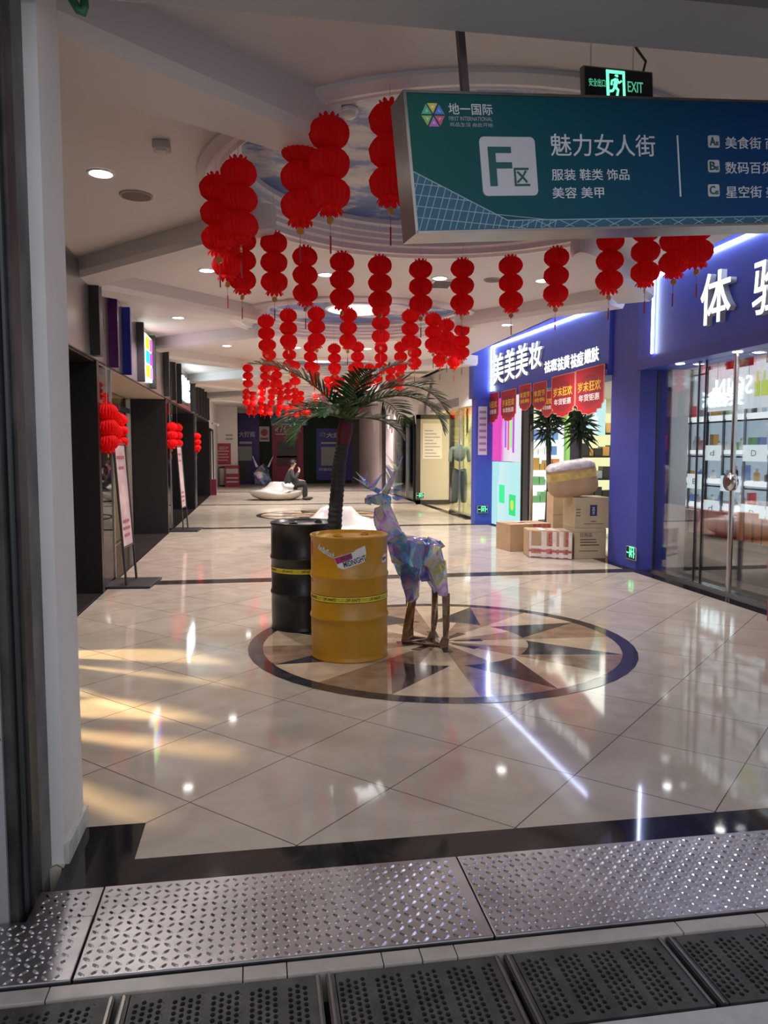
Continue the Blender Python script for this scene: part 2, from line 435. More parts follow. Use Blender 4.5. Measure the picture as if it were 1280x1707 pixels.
# entrance pier on the left: tiled street wall, shutter rail, stone edge, white plaster return
struct(MB().box((-3.2, 2.57, -.1), (-.832, 2.72, 3.6)).build('wall_front', mat('grey street wall tiles', (.30, .29, .29), .4)))
for i, z in enumerate((.62, 1.24, 1.86, 2.48)):
    struct(MB().box((-1.5, 2.566, z), (-.835, 2.575, z+.006)).build('trim_%d' % (61+i), M_dark))
M_rail = mat('dirty shutter rail', (.045, .041, .038), .45, metal=.3, noise_amt=.6, noise_scale=5)
struct(MB().box((-1.6, 2.72, -.1), (-.79, 2.93, 3.6)).build('wall_front', mat('worn grey stone edge', (.15, .14, .135), .7, noise_amt=.4, noise_scale=4)))
mb = MB(); mb.box((-.845, 2.585, -.1), (-.805, 2.76, 3.4)); mb.box((-.805, 2.66, -.1), (-.775, 2.70, 3.4)); mb.box((-.805, 2.72, -.1), (-.783, 2.775, 3.4))
r_ = thing('shutter_rail', 'dark dirty vertical steel shutter rail beside the white entrance pier', 'shutter rail', (-.82, 2.65, 0))
mb.build('channel', M_rail, r_)
MB().tube([(-.798, 2.64, .0), (-.798, 2.64, 3.3)], .012, 8).build('guide_rod', M_dark, r_)
struct(MB().box((-1.9, 2.93, 0), (-.742, 3.24, 3.6)).build('wall_left', M_plaster))
struct(MB().box((-.742, 2.925, 0), (-.726, 3.255, .075)).build('baseboard_left', mat('chipped white skirting', (.62, .59, .55), .6, noise_amt=.2, noise_scale=20)))
# side walls behind everything
struct(MB().box((-5.2, 3.2, -.02), (-5.05, Y_END, 3.7)).build('wall_left', mat('beige shop wall', (.62, .50, .36), .6)))
struct(MB().box((9.3, 2.9, -.02), (9.45, Y_END, 3.7)).build('wall_right', M_plaster))
struct(MB().box((-5.2, Y_END, -.02), (9.45, Y_END+.15, 3.7)).build('wall_back', mat('end wall paint', (.52, .49, .46), .6)))
struct(MB().box((-5.2, 3.1, 2.60), (-2.42, 27, 2.70)).build('ceiling', M_white))
# left wall above the fascia top, closing the gap to the ceiling
struct(MB().box((-2.46, 3.2, 3.36), (-1.72, 27, 3.64)).build('trim_66', M_white))
# ================================================================== LEFT SHOPFRONTS
ZB, ZT = 2.51, 3.37
PIER_Y = [2.55, 8.60, 14.65, 20.70, 26.75]
WHERE_BAY = ['hidden behind the white entrance pier', 'behind the nearest sign stand', 'behind the second sign stand', 'furthest along the left wall']
# steel fascia along the left wall
struct(MB().box((-2.42, 3.2, ZB), (X_L, 26.9, ZT)).build('wall_left', [M_brushed]))
struct(MB().box((-2.42, 3.2, ZB-.012), (X_L+.004, 26.9, ZB)).build('trim_70', M_black))
mb = MB()
for k in range(5):
    y0 = PIER_Y[k]
    o = struct(MB().box((-2.42, y0, 0), (X_L+.006, y0+.12, ZB-.012)).build('wall_left', M_black))
    MB().box((-2.42, y0-.012, 0), (-2.36, y0, ZB-.02)).build('trim', M_dark, o)
# beige partitions that stand behind the recessed glazing
M_beige = mat('beige partition', (.78, .63, .45), .5)
NAMES = ['shop glazing nearest the entrance on the left', 'shop glazing behind the large red lantern bunch on the left', 'shop glazing behind the second lantern bunch on the left', 'shop glazing behind the smallest lantern bunch on the left']
for k in range(4):
    y0, y1 = PIER_Y[k], PIER_Y[k+1]
    # pane flush with the fascia just after the pier
    o = MB().box((-1.735, y0+.13, .02), (-1.723, y0+.86, ZB-.02)).build('window_%d' % (k+1), M_glass_dark); struct(o)
    MB().box((-1.75, y0+.86, .0), (-1.71, y0+.885, ZB-.02)).build('window_frame', M_chrome, o)
    o2 = MB().box((-2.34, y0+.9, .02), (-2.33, y1-.02, ZB-.04)).build('window_%d' % (k+5), glass('inner glass', (.93,.90,.86)) if k in (0, 1) else M_glass_dark); struct(o2)
    MB().box((-2.39, y1-.12, 0), (-2.30, y1-.06, ZB-.04)).build('window_frame', M_chrome, o2)
    MB().box((-2.39, y0+.9, ZB-.30), (-2.31, y1-.03, ZB-.22)).build('window_frame', M_dark, o2)
    MB().box((-2.39, y0+3.6, 0), (-2.35, y0+3.64, ZB-.04)).build('window_frame', M_dark, o2)
    # beige partition close behind the recessed glazing
    if k in (0, 1):
        struct(MB().box((-2.50, y0+1.6, 0), (-2.43, y1-.01, 2.58)).build('wall_left', M_beige))
        MB().box((-2.43, y0+1.6, 1.10), (-2.425, y1-.01, 1.105)).build('panel_joint', M_dark, o2)
    # room behind
    struct(MB().box((-5.05, y0, -.02), (-2.42, y0+.1, 2.62)).build('wall_left', M_beige if k < 2 else M_dark))
    if k >= 2: struct(MB().box((-3.4, y0+.1, 0), (-3.3, y1, 2.6)).build('wall_left', mat('dim shop interior', (.06,.055,.055), .5)))
    elif k == 1: struct(MB().box((-3.05, y0+1.2, 0), (-2.95, y1, 2.6)).build('wall_left', M_beige))
    struct(MB().box((-2.42, y0, -.05), (X_L-.02, y1, .006)).build('trim_%d' % (75+k), mat('dark porch granite', (.045,.038,.036), .12, noise_amt=.4, noise_scale=30)))
    struct(MB().box((-2.42, y0+.12, ZB-.03), (X_L-.02, y1, ZB-.013)).build('trim_%d' % (80+k), mat('beige porch soffit', (.45,.37,.29), .5) if k == 1 else M_black))
# fins on the fascia
FIN = [(8.42, .16, 'black', .10), (9.40, .07, 'purple', .10), (10.30, .07, 'blue', .10), (11.45, .07, 'dark', .10), (12.75, .07, 'dark', .09), (14.50, .09, 'dark', .10)]
FIN += [(14.5 + 1.12*i, .07, 'dark', .10) for i in range(1, 11) if not 17.1 < 14.5 + 1.12*i < 19.05]
fm = {'black': M_black, 'purple': mat('purple acrylic', (.075, .005, .13), .3), 'blue': mat('deep blue acrylic', (.008, .02, .30), .3), 'dark': mat('dark grey fin', (.035,.035,.037), .35)}
for i, (y, wd, cname, dp) in enumerate(FIN):
    o = MB().box((X_L+.001, y-wd/2, ZB+.01-(.015 if i in (1,2) else 0)), (X_L+dp, y+wd/2, ZT-.02)).build('fascia_fin', fm[cname], bevel=.004)
    if cname in ('purple', 'blue'): lab = 'deep %s upright fin on the grey steel fascia of the left shops' % cname
    elif i == 0: lab = 'wide black upright fin on the left fascia, above the nearest black pier'
    else: lab = 'dark upright fin on the left fascia, %s counted from the blue fin' % ORD[i-3]
    tag(o, lab, 'fascia fin', 'fins on the left fascia')
# coloured light letters and white light letters hung on the fascia, facing the corridor
COLS = [['#W','#W','#W'],]
def hexc(h): h = h.lstrip('#'); return tuple((int(h[i:i+2],16)/255)**2.2 for i in (0,2,4))
t = thing('coloured_light_sign', 'white light box with green, pink, blue and yellow squares on the left fascia', 'sign', (X_L, 12.1, 2.6))
MB().box((X_L+.01, 11.78, 2.60), (X_L+.05, 12.58, 3.27)).build('backing', emission('sign white glow', (.95,1,1), 3.0), t)
sq = [['80e020','f0408f'],['20a0ff','8030d0'],['e8e020','ff60c0']]
g = 0
for r in range(3):
    for c_ in range(2):
        z0 = 3.06 - r*.21; y0 = 11.93 + c_*.30
        MB().box((X_L+.051, y0, z0-.0), (X_L+.075, y0+.24, z0+.17)).build('square', emission('sign ' + sq[r][c_], hexc(sq[r][c_]), 3.2), t)
t = thing('white_light_sign', 'bright bluish white upright sign with large characters on the left fascia', 'sign', (X_L, 18.2, 2.6))
MB().box((X_L+.01, 17.2, 2.60), (X_L+.03, 19.0, 3.24)).build('backing', M_dark, t)
for i, s in enumerate(('美', '容', '院')):
    lettering(s, (X_L+.032, 17.3 + i*.58, 2.66), (0,1,0), (0,0,1), .5, .52, emission('cyan white letters', (.75,.95,1.0), 7), t, bold=.006, depth=.04)
# left wall past the shops
struct(MB().box((-2.42, 26.9, 0), (-1.80, Y_END, 3.62)).build('wall_left', M_plaster))
d = struct(MB().box((-1.81, 28.6, 0), (-1.78, 29.9, 2.25)).build('door_1', mat('pale door', (.55,.50,.43), .5)))
MB().box((-1.80, 28.5, 0), (-1.74, 28.6, 2.33)).build('door_frame', M_dark, d); MB().box((-1.80, 29.9, 0), (-1.74, 30.0, 2.33)).build('door_frame', M_dark, d); MB().box((-1.80, 28.5, 2.25), (-1.74, 30.0, 2.33)).build('door_frame', M_dark, d)

# sign stands in front of the left shops
def sign_stand(loc, rz, label, h=1.62, pw=.46, poster=(.70,.50,.50)):
    t = thing('sign_stand', label, 'sign stand', loc, 'poster stands by the left shops', world=False); t.rotation_euler = (0, 0, rz)
    lean = .10
    MB().box((-.32, -.26, 0), (.32, .26, .028)).build('base', M_dark, t, bevel=.004)
    for s in (-1, 1):
        MB().tube([(s*pw/2, .02, .02), (s*pw/2, .02+lean, h)], .014, 8).build('post', M_dark, t)
    P = lambda x, u, d=0: (x, .02 + lean*u/h - d, u)
    for u_ in (h, .45): MB().tube([P(-pw/2, u_), P(pw/2, u_)], .012, 6).build('crossbar', M_dark, t)
    o = MB().obox(P(-pw/2+.012, .46), (pw-.024, 0, 0), (0, lean*(h-.48)/h, h-.48), (0, .01, 0)).build('poster', poster_mat('poster %s' % label[:5], poster), t)
    for i, (z, wd) in enumerate(((1.45,.30),(1.33,.2),(.72,.26),(.64,.3),(.56,.22))):
        MB().obox(P(-wd/2, z, .004), (wd,0,0), (0, lean*.035/h, .035), (0,.003,0)).build('poster_line', mat('poster ink', (.35,.08,.12), .5), t)
    return t
def poster_mat(name, c):
    m = mat(name, c, .35, noise_amt=.35, noise_scale=3.5); return m
sign_stand((-1.47, 9.18, 0), math.radians(85), 'black framed pink poster stand nearest the entrance on the left', poster=(.62,.44,.46))
sign_stand((-1.42, 15.25, 0), math.radians(85), 'black framed pale poster stand further along the left shops', poster=(.60,.56,.58))

# ================================================================== RIGHT: BEAUTY SHOP WITH THE BIG LIT SIGN
XF = 4.75
struct(MB().box((XF, 3.0, 2.56), (5.3, 9.26, 3.72)).build('wall_right', M_blue))
struct(MB().box((XF-.012, 3.0, 2.555), (XF+.02, 9.26, 2.70)).build('trim_90', M_bluedeep))
def led(name, pts, label, r=.016):
    o = MB().tube(pts, r, 6).build('led_strip', M_led); tag(o, label, 'light strip')
led('led', [(XF-.03, 3.0, 3.64), (XF-.03, 8.84, 3.64)], 'white light strip along the top of the large blue shop sign, top right')
led('led', [(XF-.03, 8.84, 3.64), (XF-.03, 8.84, 2.72)], 'white light strip down the far end of the large blue shop sign')
M_letter = emission('white letters', (1, 1, 1), 1.4)
M_lside = mat('letter sides', (.55,.57,.62), .4)
def raised_letter(s, box, x, parent, depth=.07, m=M_letter, bold=.008):
    """letters on the plane x, inside the picture box (l, t, r, b) measured on that plane; they face the corridor"""
    a = at_x(box[0], (box[1]+box[3])/2, x); b = at_x(box[2], (box[1]+box[3])/2, x)
    lo = at_x((box[0]+box[2])/2, box[3], x); hi = at_x((box[0]+box[2])/2, box[1], x)
    wd = abs(a.y - b.y); h = hi.z - lo.z
    lettering(s, (x, a.y, lo.z), (0,-1,0), (0,0,1), wd, h, M_lside, parent, bold=bold, depth=depth-.006, name='letter_side')
    lettering(s, (x-depth+.004, a.y, lo.z), (0,-1,0), (0,0,1), wd, h, m, parent, bold=bold, depth=.006, name='letter_face')
t = thing('sign_letter', 'large white raised character left on the big blue sign, top right', 'sign letter', (XF, 7.9, 2.8), 'characters on the big blue sign')
raised_letter('体', (1178, 452, 1228, 538), XF-.002, t)
t = thing('sign_letter', 'large white raised character cut off by the right edge of the photograph', 'sign letter', (XF, 7.0, 2.8), 'characters on the big blue sign')
raised_letter('验', (1266, 425, 1322, 520), XF-.002, t)
# column between the two shops, with a slanted side towards the glass
mb = MB(); mb.prism([(4.80, 9.27, 0), (5.15, 9.12, 0), (5.22, 9.12, 0), (5.22, 10.08, 0), (4.80, 10.08, 0)], (0, 0, 3.62)); struct(mb.build('wall_right', M_bluedeep))
M_jamb = mat('white lit jamb', (.88,.90,.91), .4)
struct(MB().box((5.14, 9.085, 0), (5.37, 9.115, 2.56)).build('trim_91', M_jamb))
# glazing with sliding doors
XG = 4.98
o = struct(MB().box((XG, 3.0, .03), (XG+.012, 9.16, 2.56)).build('window_11', glass('clear shop glass', (.95,.97,.98), .1)))
MB().box((XG-.005, 9.14, 0), (XG+.015, 9.16, 2.56)).build('window_frame', M_dark, o)
for y, m_, wd in ((8.22, M_dark, .014), (8.08, M_dark, .014)): MB().box((XG-.006, y, .02), (XG+.014, y+wd, 2.56)).build('window_frame', m_, o)
MB().box((XG-.05, 3.0, 0), (XG+.06, 9.16, .03)).build('window_sill', M_chrome, o)
MB().tube([(XG-.05, 7.45, .03), (XG-.05, 7.45, 2.56)], .028, 10).build('door_post', M_chrome, o)
mb = MB(); mb.smooth = True; mb.tube([(XG-.10, 7.45, 1.215), (XG-.04, 7.45, 1.215)], .095, 20); h_ = mb.build('door_lock', M_chrome, o)
MB().tube([(XG-.105, 7.45, 1.215), (XG-.098, 7.45, 1.215)], .045, 16).build('lock_core', mat('brown lock core', (.08,.03,.02), .4), h_)
struct(MB().box((5.23, 3.0, 2.60), (9.3, 9.97, 2.68)).build('ceiling', M_white))
struct(MB().box((5.22, 9.98, 0), (9.3, 10.06, 2.62)).build('wall_right', M_plaster))
# soffit spots over the glass
for i, y in enumerate((8.45, 7.35, 6.2)):
    mb = MB(); mb.tube([(4.87, y, 2.553), (4.87, y, 2.558)], .05, 16); o = mb.build('downlight', M_lamp); tag(o, 'small round light in the blue soffit above the shop glass, %s from the blue column' % ORD[i], 'downlight')
    spot('soffit_light', (4.87, y, 2.54), 8, (.9,.95,1), 110, (4.87, y, 0))

# display wall seen through the glass
XD = 5.62
M_frame = mat('black shelf frame', (.012,.012,.014), .4)
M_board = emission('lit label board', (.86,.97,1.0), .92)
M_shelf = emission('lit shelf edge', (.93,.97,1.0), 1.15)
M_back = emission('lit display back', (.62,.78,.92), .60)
YD0, YD1 = 5.0, 9.92
shelf = thing('display_wall', 'black framed lit display wall of cosmetics behind the right shop glass', 'display shelf', (XD+.2, 7, 0))
MB().box((XD+.32, YD0, .9), (XD+.36, YD1, 2.62)).build('back_panel', M_back, shelf)
MB().box((XD-.02, YD0, 0), (XD+.36, YD1, .72)).build('cabinet', mat('dark glossy counter', (.055,.055,.06), .15), shelf)
ROWZ = [.86, 1.18, 1.55, 1.98]
for z in ROWZ:
    MB().box((XD, YD0, z-.05), (XD+.32, YD1, z)).build('shelf_board', M_shelf, shelf)
ys = [9.90, 9.45, 9.05, 8.70, 8.28, 7.82, 7.32, 6.80, 6.25, 5.7, 5.1]
for y in ys: MB().box((XD-.015, y-.012, .55), (XD+.01, y+.012, 2.62)).build('upright', M_frame, shelf)
for z in (.84, 1.16, 1.53, 1.96, 2.58): MB().box((XD-.015, YD0, z-.07), (XD+.01, YD1, z-.052)).build('rail', M_frame, shelf)
# label boards that hang on the frame
k = 0; lab_txt = ['L', 'd', 'D', 'ii', 'B', 'o', 'M']
for (row, cells) in ((2, (0, 2, 4, 5)), (1, (1, 3, 6)), (0, (0, 2, 4, 5)), (2, (7,)), (1, (8,))):
    for c_ in cells:
        ya, yb = ys[c_]-.02, ys[c_+1]+.02; z = ROWZ[row]
        o = MB().box((XD-.035, yb, z-.13), (XD-.02, ya, z+.06)).build('label_board', M_board, shelf)
        lettering(lab_txt[k % 7], (XD-.0355, (ya+yb)/2+.05, z-.07), (0,-1,0), (0,0,1), .09, .07, mat('grey print', (.25,.28,.33), .5), o, depth=.002); k += 1
# posters on the top row
p = thing('lit_poster', 'pale lit poster with yellow green bottles, top of the display behind glass', 'poster', (XD, 8.4, 2.03))
MB().box((XD-.04, 7.70, 2.03), (XD-.02, 9.00, 2.55)).build('panel', emission('poster pale', (.74,.80,.86), .95), p)
for i, y in enumerate((8.02, 7.90, 7.80)):
    mb = MB(); mb.box((XD-.05, y-.045, 2.16), (XD-.041, y+.045, 2.33)); mb.box((XD-.05, y-.015, 2.33), (XD-.041, y+.015, 2.44)); mb.build('bottle_print', emission('poster lime', (.62,.75,.12), .9), p)
p = thing('lit_poster', 'lit poster with red and green fruit, top right of the display behind glass', 'poster', (XD, 7.0, 2.1))
MB().box((XD-.04, 6.55, 2.06), (XD-.02, 7.25, 2.56)).build('panel', emission('poster grey pink', (.80,.74,.72), .9), p)
for (y, z, r, c_) in ((7.02, 2.42, .15, (.75,.08,.14)), (6.92, 2.20, .12, (.25,.62,.08)), (6.75, 2.36, .12, (.85,.35,.25))):
    MB().tube([(XD-.05, y, z), (XD-.041, y, z)], r, 20).build('fruit_print', emission('fruit %.2f' % c_[0], c_, .9), p)
for i, (y0, y1) in enumerate(((8.46, 7.95), (7.72, 7.1))):
    o = MB().box((XD-.16, y1, 2.50-.0), (XD-.15, y0, 2.60)).build('promotion_strip', mat('red strip', (.60,.02,.03), .5)); tag(o, 'red and yellow promotion strip above the lit display, %s' % ('left of the steel post' if i == 0 else 'right of the steel post'), 'banner')
    lettering('热卖', (XD-.162, y0-.10, 2.515), (0,-1,0), (0,0,1), .3, .07, mat('strip yellow', (.85,.6,.05), .5), o)
p = thing('portrait_print', 'small lit print of a person in a red dress on the display shelf', 'poster', (XD+.1, 7.58, 1.62))
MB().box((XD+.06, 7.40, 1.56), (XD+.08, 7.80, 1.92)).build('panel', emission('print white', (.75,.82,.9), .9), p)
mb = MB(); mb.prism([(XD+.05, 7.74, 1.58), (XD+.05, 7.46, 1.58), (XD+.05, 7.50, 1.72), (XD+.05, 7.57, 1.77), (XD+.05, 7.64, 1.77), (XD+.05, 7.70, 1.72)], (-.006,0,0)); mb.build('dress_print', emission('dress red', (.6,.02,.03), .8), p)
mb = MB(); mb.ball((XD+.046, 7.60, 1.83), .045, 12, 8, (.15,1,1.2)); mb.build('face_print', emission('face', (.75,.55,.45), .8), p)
# red heart on the third shelf
hp = []
for i in range(28):
    a = 2*PI*i/28; hp.append((XD-.06, 7.34 - .0075*16*math.sin(a)**3, 1.32 + .0085*(13*math.cos(a)-5*math.cos(2*a)-2*math.cos(3*a)-math.cos(4*a))))
o = MB().prism(hp, (.05,0,0)).build('heart_box', mat('dark red heart', (.32,.015,.035), .4), bevel=.008); tag(o, 'dark red heart shaped box on the display shelf, right of the steel post', 'box')
# small goods on the shelves
M_goods = [mat('goods white', (.8,.8,.8), .3), mat('goods grey', (.35,.38,.42), .3), mat('goods amber', (.55,.30,.08), .25), mat('goods blue', (.12,.22,.5), .3), mat('goods black', (.03,.03,.03), .25), mat('goods red', (.55,.04,.05), .35), mat('goods orange', (.75,.22,.06), .4), mat('goods pink', (.7,.4,.42), .4), mat('goods green', (.2,.45,.2), .35)]
def bottle(name, x, y, z, h, r, m, label, group):
    mb = MB(); mb.smooth = True; mb.lathe([(.001,0),(r,0),(r,h*.62),(r*.75,h*.70),(r*.32,h*.74),(r*.32,h*.80)], 10, (x,y,z)); o = mb.build(name, m)
    mb = MB(); mb.lathe([(r*.42,h*.79),(r*.42,h),(.001,h)], 10, (x,y,z)); mb.build('cap', M_goods[1], o)
    return tag(o, label, 'bottle', group)
rowname = ['lowest', 'second', 'third', 'top']
for ri, z in enumerate(ROWZ):
    y = 9.85; n = 0
    while y > 6.55:
        wdt = random.uniform(.05, .09)
        if not (ri == 1 and 7.18 < y < 7.52) and not (ri == 2 and 7.35 < y < 7.85):
            xx = XD + random.uniform(.13, .22)
            lab = 'small cosmetic %s on the ' + rowname[ri] + ' lit shelf, ' + (ORD[n] if n < 28 else 'last') + ' from its left end'
            if random.random() < .6: bottle('cosmetic_bottle', xx, y, z+.001, random.uniform(.10,.20), wdt*.42, random.choice(M_goods[:5] + M_goods[:2]), lab % 'bottle', 'goods on the lit display shelves')
            else:
                o = MB().box((xx-.04, y-wdt/2, z+.001), (xx+.04, y+wdt/2, z+random.uniform(.08,.22))).build('cosmetic_box', random.choice(M_goods), bevel=.003); tag(o, lab % 'box', 'box', 'goods on the lit display shelves')
            n += 1
        y -= wdt + random.uniform(.05, .14)
# gift boxes on the dark counter
gx = [(9.85, 9.45, .24, 5), (9.40, 9.05, .22, 7), (8.98, 8.62, .24, 5), (8.58, 8.25, .20, 5), (8.20, 7.92, .27, 6), (7.88, 7.60, .22, 6), (7.34, 7.05, .25, 6), (7.0, 6.7, .2, 8)]
for i, (a, b, h, mi) in enumerate(gx):
    o = MB().box((XD-.02, b, .725), (XD+.2, a, .725+min(h,.068+.0) )).build('gift_box', M_goods[mi], bevel=.004)
    o2 = MB().box((XD-.12, b, .50), (XD-.025, a, .50+h+.06)).build('gift_bag', M_goods[mi], bevel=.004)
    lab = 'orange and red gift %s on the dark counter behind glass, ' + ORD[i] + ' from the blue column'
    tag(o, lab % 'carton', 'box', 'gift packs behind glass'); tag(o2, lab % 'bag', 'bag', 'gift packs behind glass')
    MB().box((XD-.122, (a+b)/2-.012, .50), (XD-.12, (a+b)/2+.012, .50+h+.06)).build('ribbon', mat('brown ribbon', (.14,.04,.03), .5), o2)
struct(MB().box((XD-.16, YD0, .42), (XD-.03, YD1, .498)).build('trim_99', mat('dark ledge', (.03,.03,.033), .3)))
# mirrored glowing letters put behind the glass, standing in for a sign's reflection
t = thing('mirrored_word', 'white glowing mirrored word behind the shop glass, put in as a sign reflection', 'sign', (5.2, 8.0, 2.2))
lettering('SOIN', (5.22, 7.62, 2.16), (0,1,0), (0,0,1), .66, .20, emission('mirrored letter glow', (.9,.97,1), 2.5), t, depth=.015, bold=-.01, space=1.15)
for y_ in (7.66, 8.24): MB().tube([(5.22, y_, 2.36), (5.22, y_, 2.60)], .003, 4).build('hanger_wire', M_dark, t)  # wires added to hold up the mirrored letters
# cherry red bin at the frame edge
t = thing('red_box', 'cherry red box standing at the right edge by the shop glass', 'box', (4.72, 6.0, 0))
MB().box((4.53, 5.75, 0), (4.86, 6.26, .47)).build('body', mat('cherry red', (.33,.01,.05), .35), t, bevel=.01); MB().box((4.52, 5.74, .475), (4.87, 6.27, .60)).build('lid', mat('cherry red', (.33,.01,.05), .35), t, bevel=.01)

# ================================================================== RIGHT: MAKE-UP SHOP
Y2A, Y2B = 10.08, 15.55
struct(MB().box((XF, Y2A, 2.66), (5.2, Y2B+.05, 3.70)).build('wall_right', M_blue))
struct(MB().box((XF-.02, Y2A, 2.58), (5.2, Y2B+.05, 2.66)).build('trim_92', M_bluedeep))
led('led', [(XF-.03, 10.42, 3.55), (XF-.03, Y2B-.10, 3.66)], 'white light strip along the top of the slanting make-up shop sign')
led('led', [(XF-.03, Y2B-.10, 3.66), (XF-.03, Y2B-.10, 2.76)], 'white light strip down the far end of the make-up shop sign')
boxes_ = [('美', (824, 590, 843, 640)), ('美', (845, 582, 862, 634)), ('美', (864, 574, 884, 628)), ('妆', (886, 570, 907, 614))]
for i, (s, bx) in enumerate(boxes_):
    t = thing('sign_letter', 'white raised character on the make-up shop sign, %s from its far end' % ORD[i], 'sign letter', (XF, 14, 2.9), 'characters on the make-up shop sign')
    raised_letter(s, bx, XF-.002, t, .05)
for i, (s, bx) in enumerate([('祛斑', (910, 600, 931, 620)), ('祛黄', (932, 594, 952, 616)), ('祛痘', (954, 588, 975, 612)), ('嫩肤', (977, 580, 1001, 604))]):
    t = thing('sign_letter', 'pair of small white characters on the make-up shop sign, %s pair from the left' % ORD[i], 'sign letter', (XF, 12, 2.9), 'small characters on the make-up shop sign')
    raised_letter(s, bx, XF-.002, t, .03)
struct(MB().box((4.42, 15.52, 0), (5.5, 15.84, 3.78)).build('wall_right', M_blue))
struct(MB().box((4.36, 15.515, 2.62), (5.5, 15.86, 3.78)).build('wall_right', M_blue))
# notices on the far blue column
o = MB().box((4.47, 15.51, 1.45), (4.66, 15.518, 2.45)).build('paper_notice', mat('notice paper', (.55,.55,.62), .6)); tag(o, 'tall narrow paper notice on the far blue column', 'notice')
for i in range(7): MB().box((4.49, 15.505, 1.53+i*.13), (4.64, 15.509, 1.58+i*.13)).build('print_line', mat('notice print', (.25,.22,.35), .6), o)
# light boxes
def lightbox_mat(name, cols, strength, swoosh):
    m = bpy.data.materials.new(name); m.use_nodes = True; nt = m.node_tree; nt.nodes.clear(); L = nt.links.new
    tc = nt.nodes.new('ShaderNodeTexCoord'); mp = nt.nodes.new('ShaderNodeMapping'); mp.inputs['Rotation'].default_value = (math.radians(swoosh), 0, 0); L(tc.outputs['Generated'], mp.inputs[0])
    n = nt.nodes.new('ShaderNodeTexNoise'); n.inputs['Scale'].default_value = 2.0; mp2 = nt.nodes.new('ShaderNodeVectorMath'); mp2.operation = 'MULTIPLY'; mp2.inputs[1].default_value = (0, 1.0, .35); L(mp.outputs[0], mp2.inputs[0]); L(mp2.outputs[0], n.inputs['Vector'])
    r = nt.nodes.new('ShaderNodeValToRGB'); e = r.color_ramp.elements
    while len(e) < len(cols): e.new(.5)
    for i, (p, c) in enumerate(cols): e[i].position = p; e[i].color = (*c, 1)
    em = nt.nodes.new('ShaderNodeEmission'); em.inputs[1].default_value = strength; o = nt.nodes.new('ShaderNodeOutputMaterial')
    sx = nt.nodes.new('ShaderNodeSeparateXYZ'); L(tc.outputs['Generated'], sx.inputs[0])
    ad = nt.nodes.new('ShaderNodeMath'); ad.operation = 'MULTIPLY_ADD'; ad.inputs[1].default_value = .35; L(n.outputs['Fac'], ad.inputs[0]); L(sx.outputs[1], ad.inputs[2])
    L(ad.outputs[0], r.inputs[0]); L(r.outputs[0], em.inputs[0]); L(em.outputs[0], o.inputs[0]); return m
t = thing('upper_light_box', 'glowing upper poster panel with pink sweep and coloured bottles at the make-up shop', 'light box', (XF, 14.5, 1.32))
MB().box((XF, 13.62, 1.33), (XF+.10, 15.42, 2.62)).build('panel', lightbox_mat('pink poster', [(.15,(.86,.9,1)),(.55,(.93,.92,1)),(.74,(.92,.70,.95)),(.88,(.92,.08,.62)),(1.2,(.95,.1,.6))], .60, 0), t)
for i, (y, z0, z1, c_) in enumerate(((14.55,1.6,2.2,(.25,.1,.7)), (14.38,1.55,2.36,(.85,.08,.2)), (14.22,1.6,2.45,(.2,.7,.15)), (14.08,1.5,2.3,(.45,.05,.55)))):
    mb = MB(); mb.box((XF-.005, y-.05, z0), (XF, y+.05, z1)); mb.build('bottle_print', emission('bottle print %d' % i, c_, 1.0), t)
t = thing('lower_light_box', 'glowing lower poster panel in pale cyan with green packs at the make-up shop', 'light box', (XF, 14.5, 0))
MB().box((XF, 13.62, .03), (XF+.10, 15.42, 1.315)).build('panel', lightbox_mat('cyan poster', [(.1,(.55,.95,.93)),(.6,(.60,.93,.97)),(.95,(.72,.98,.95)),(1.1,(.5,.9,.95))], .62, 0), t)
for i, (y, z0, z1, wd, c_) in enumerate(((14.75,.50,.86,.17,(.05,.62,.25)), (14.10,.30,.70,.19,(.04,.55,.16)))):
    MB().box((XF-.005, y-wd, z0), (XF, y+wd, z1)).build('pack_print', emission('pack print %d' % i, c_, 1.0), t)
MB().tube([(XF-.006, 14.10, .50), (XF-.001, 14.10, .50)], .10, 14).build('badge_print', emission('badge print', (.55,.6,.1), .9), t)
struct(MB().box((XF-.01, 13.60, 0), (XF+.12, 13.62, 2.62)).build('trim_93', M_chrome))
struct(MB().box((XF+.0, 13.25, 0), (XF+.09, 13.52, 2.58)).build('trim_94', M_dark))
struct(MB().box((XF+.0, 13.12, 0), (XF+.05, 13.16, 2.0)).build('trim_95', M_chrome))
# interior
struct(MB().box((8.2, 10.1, 0), (8.3, 15.5, 2.7)).build('wall_right', mat('pale green shop wall', (.72,.75,.62), .6)))
struct(MB().box((4.9, 10.1, 2.62), (9.3, 15.5, 2.68)).build('ceiling', M_white))
struct(MB().box((5.2, 10.07, 0), (8.3, 10.10, 2.66)).build('wall_right', M_plaster))
struct(MB().box((5.2, 15.35, 0), (9.3, 15.5, 2.66)).build('wall_right', mat('yellowish back wall', (.78,.76,.55), .6)))
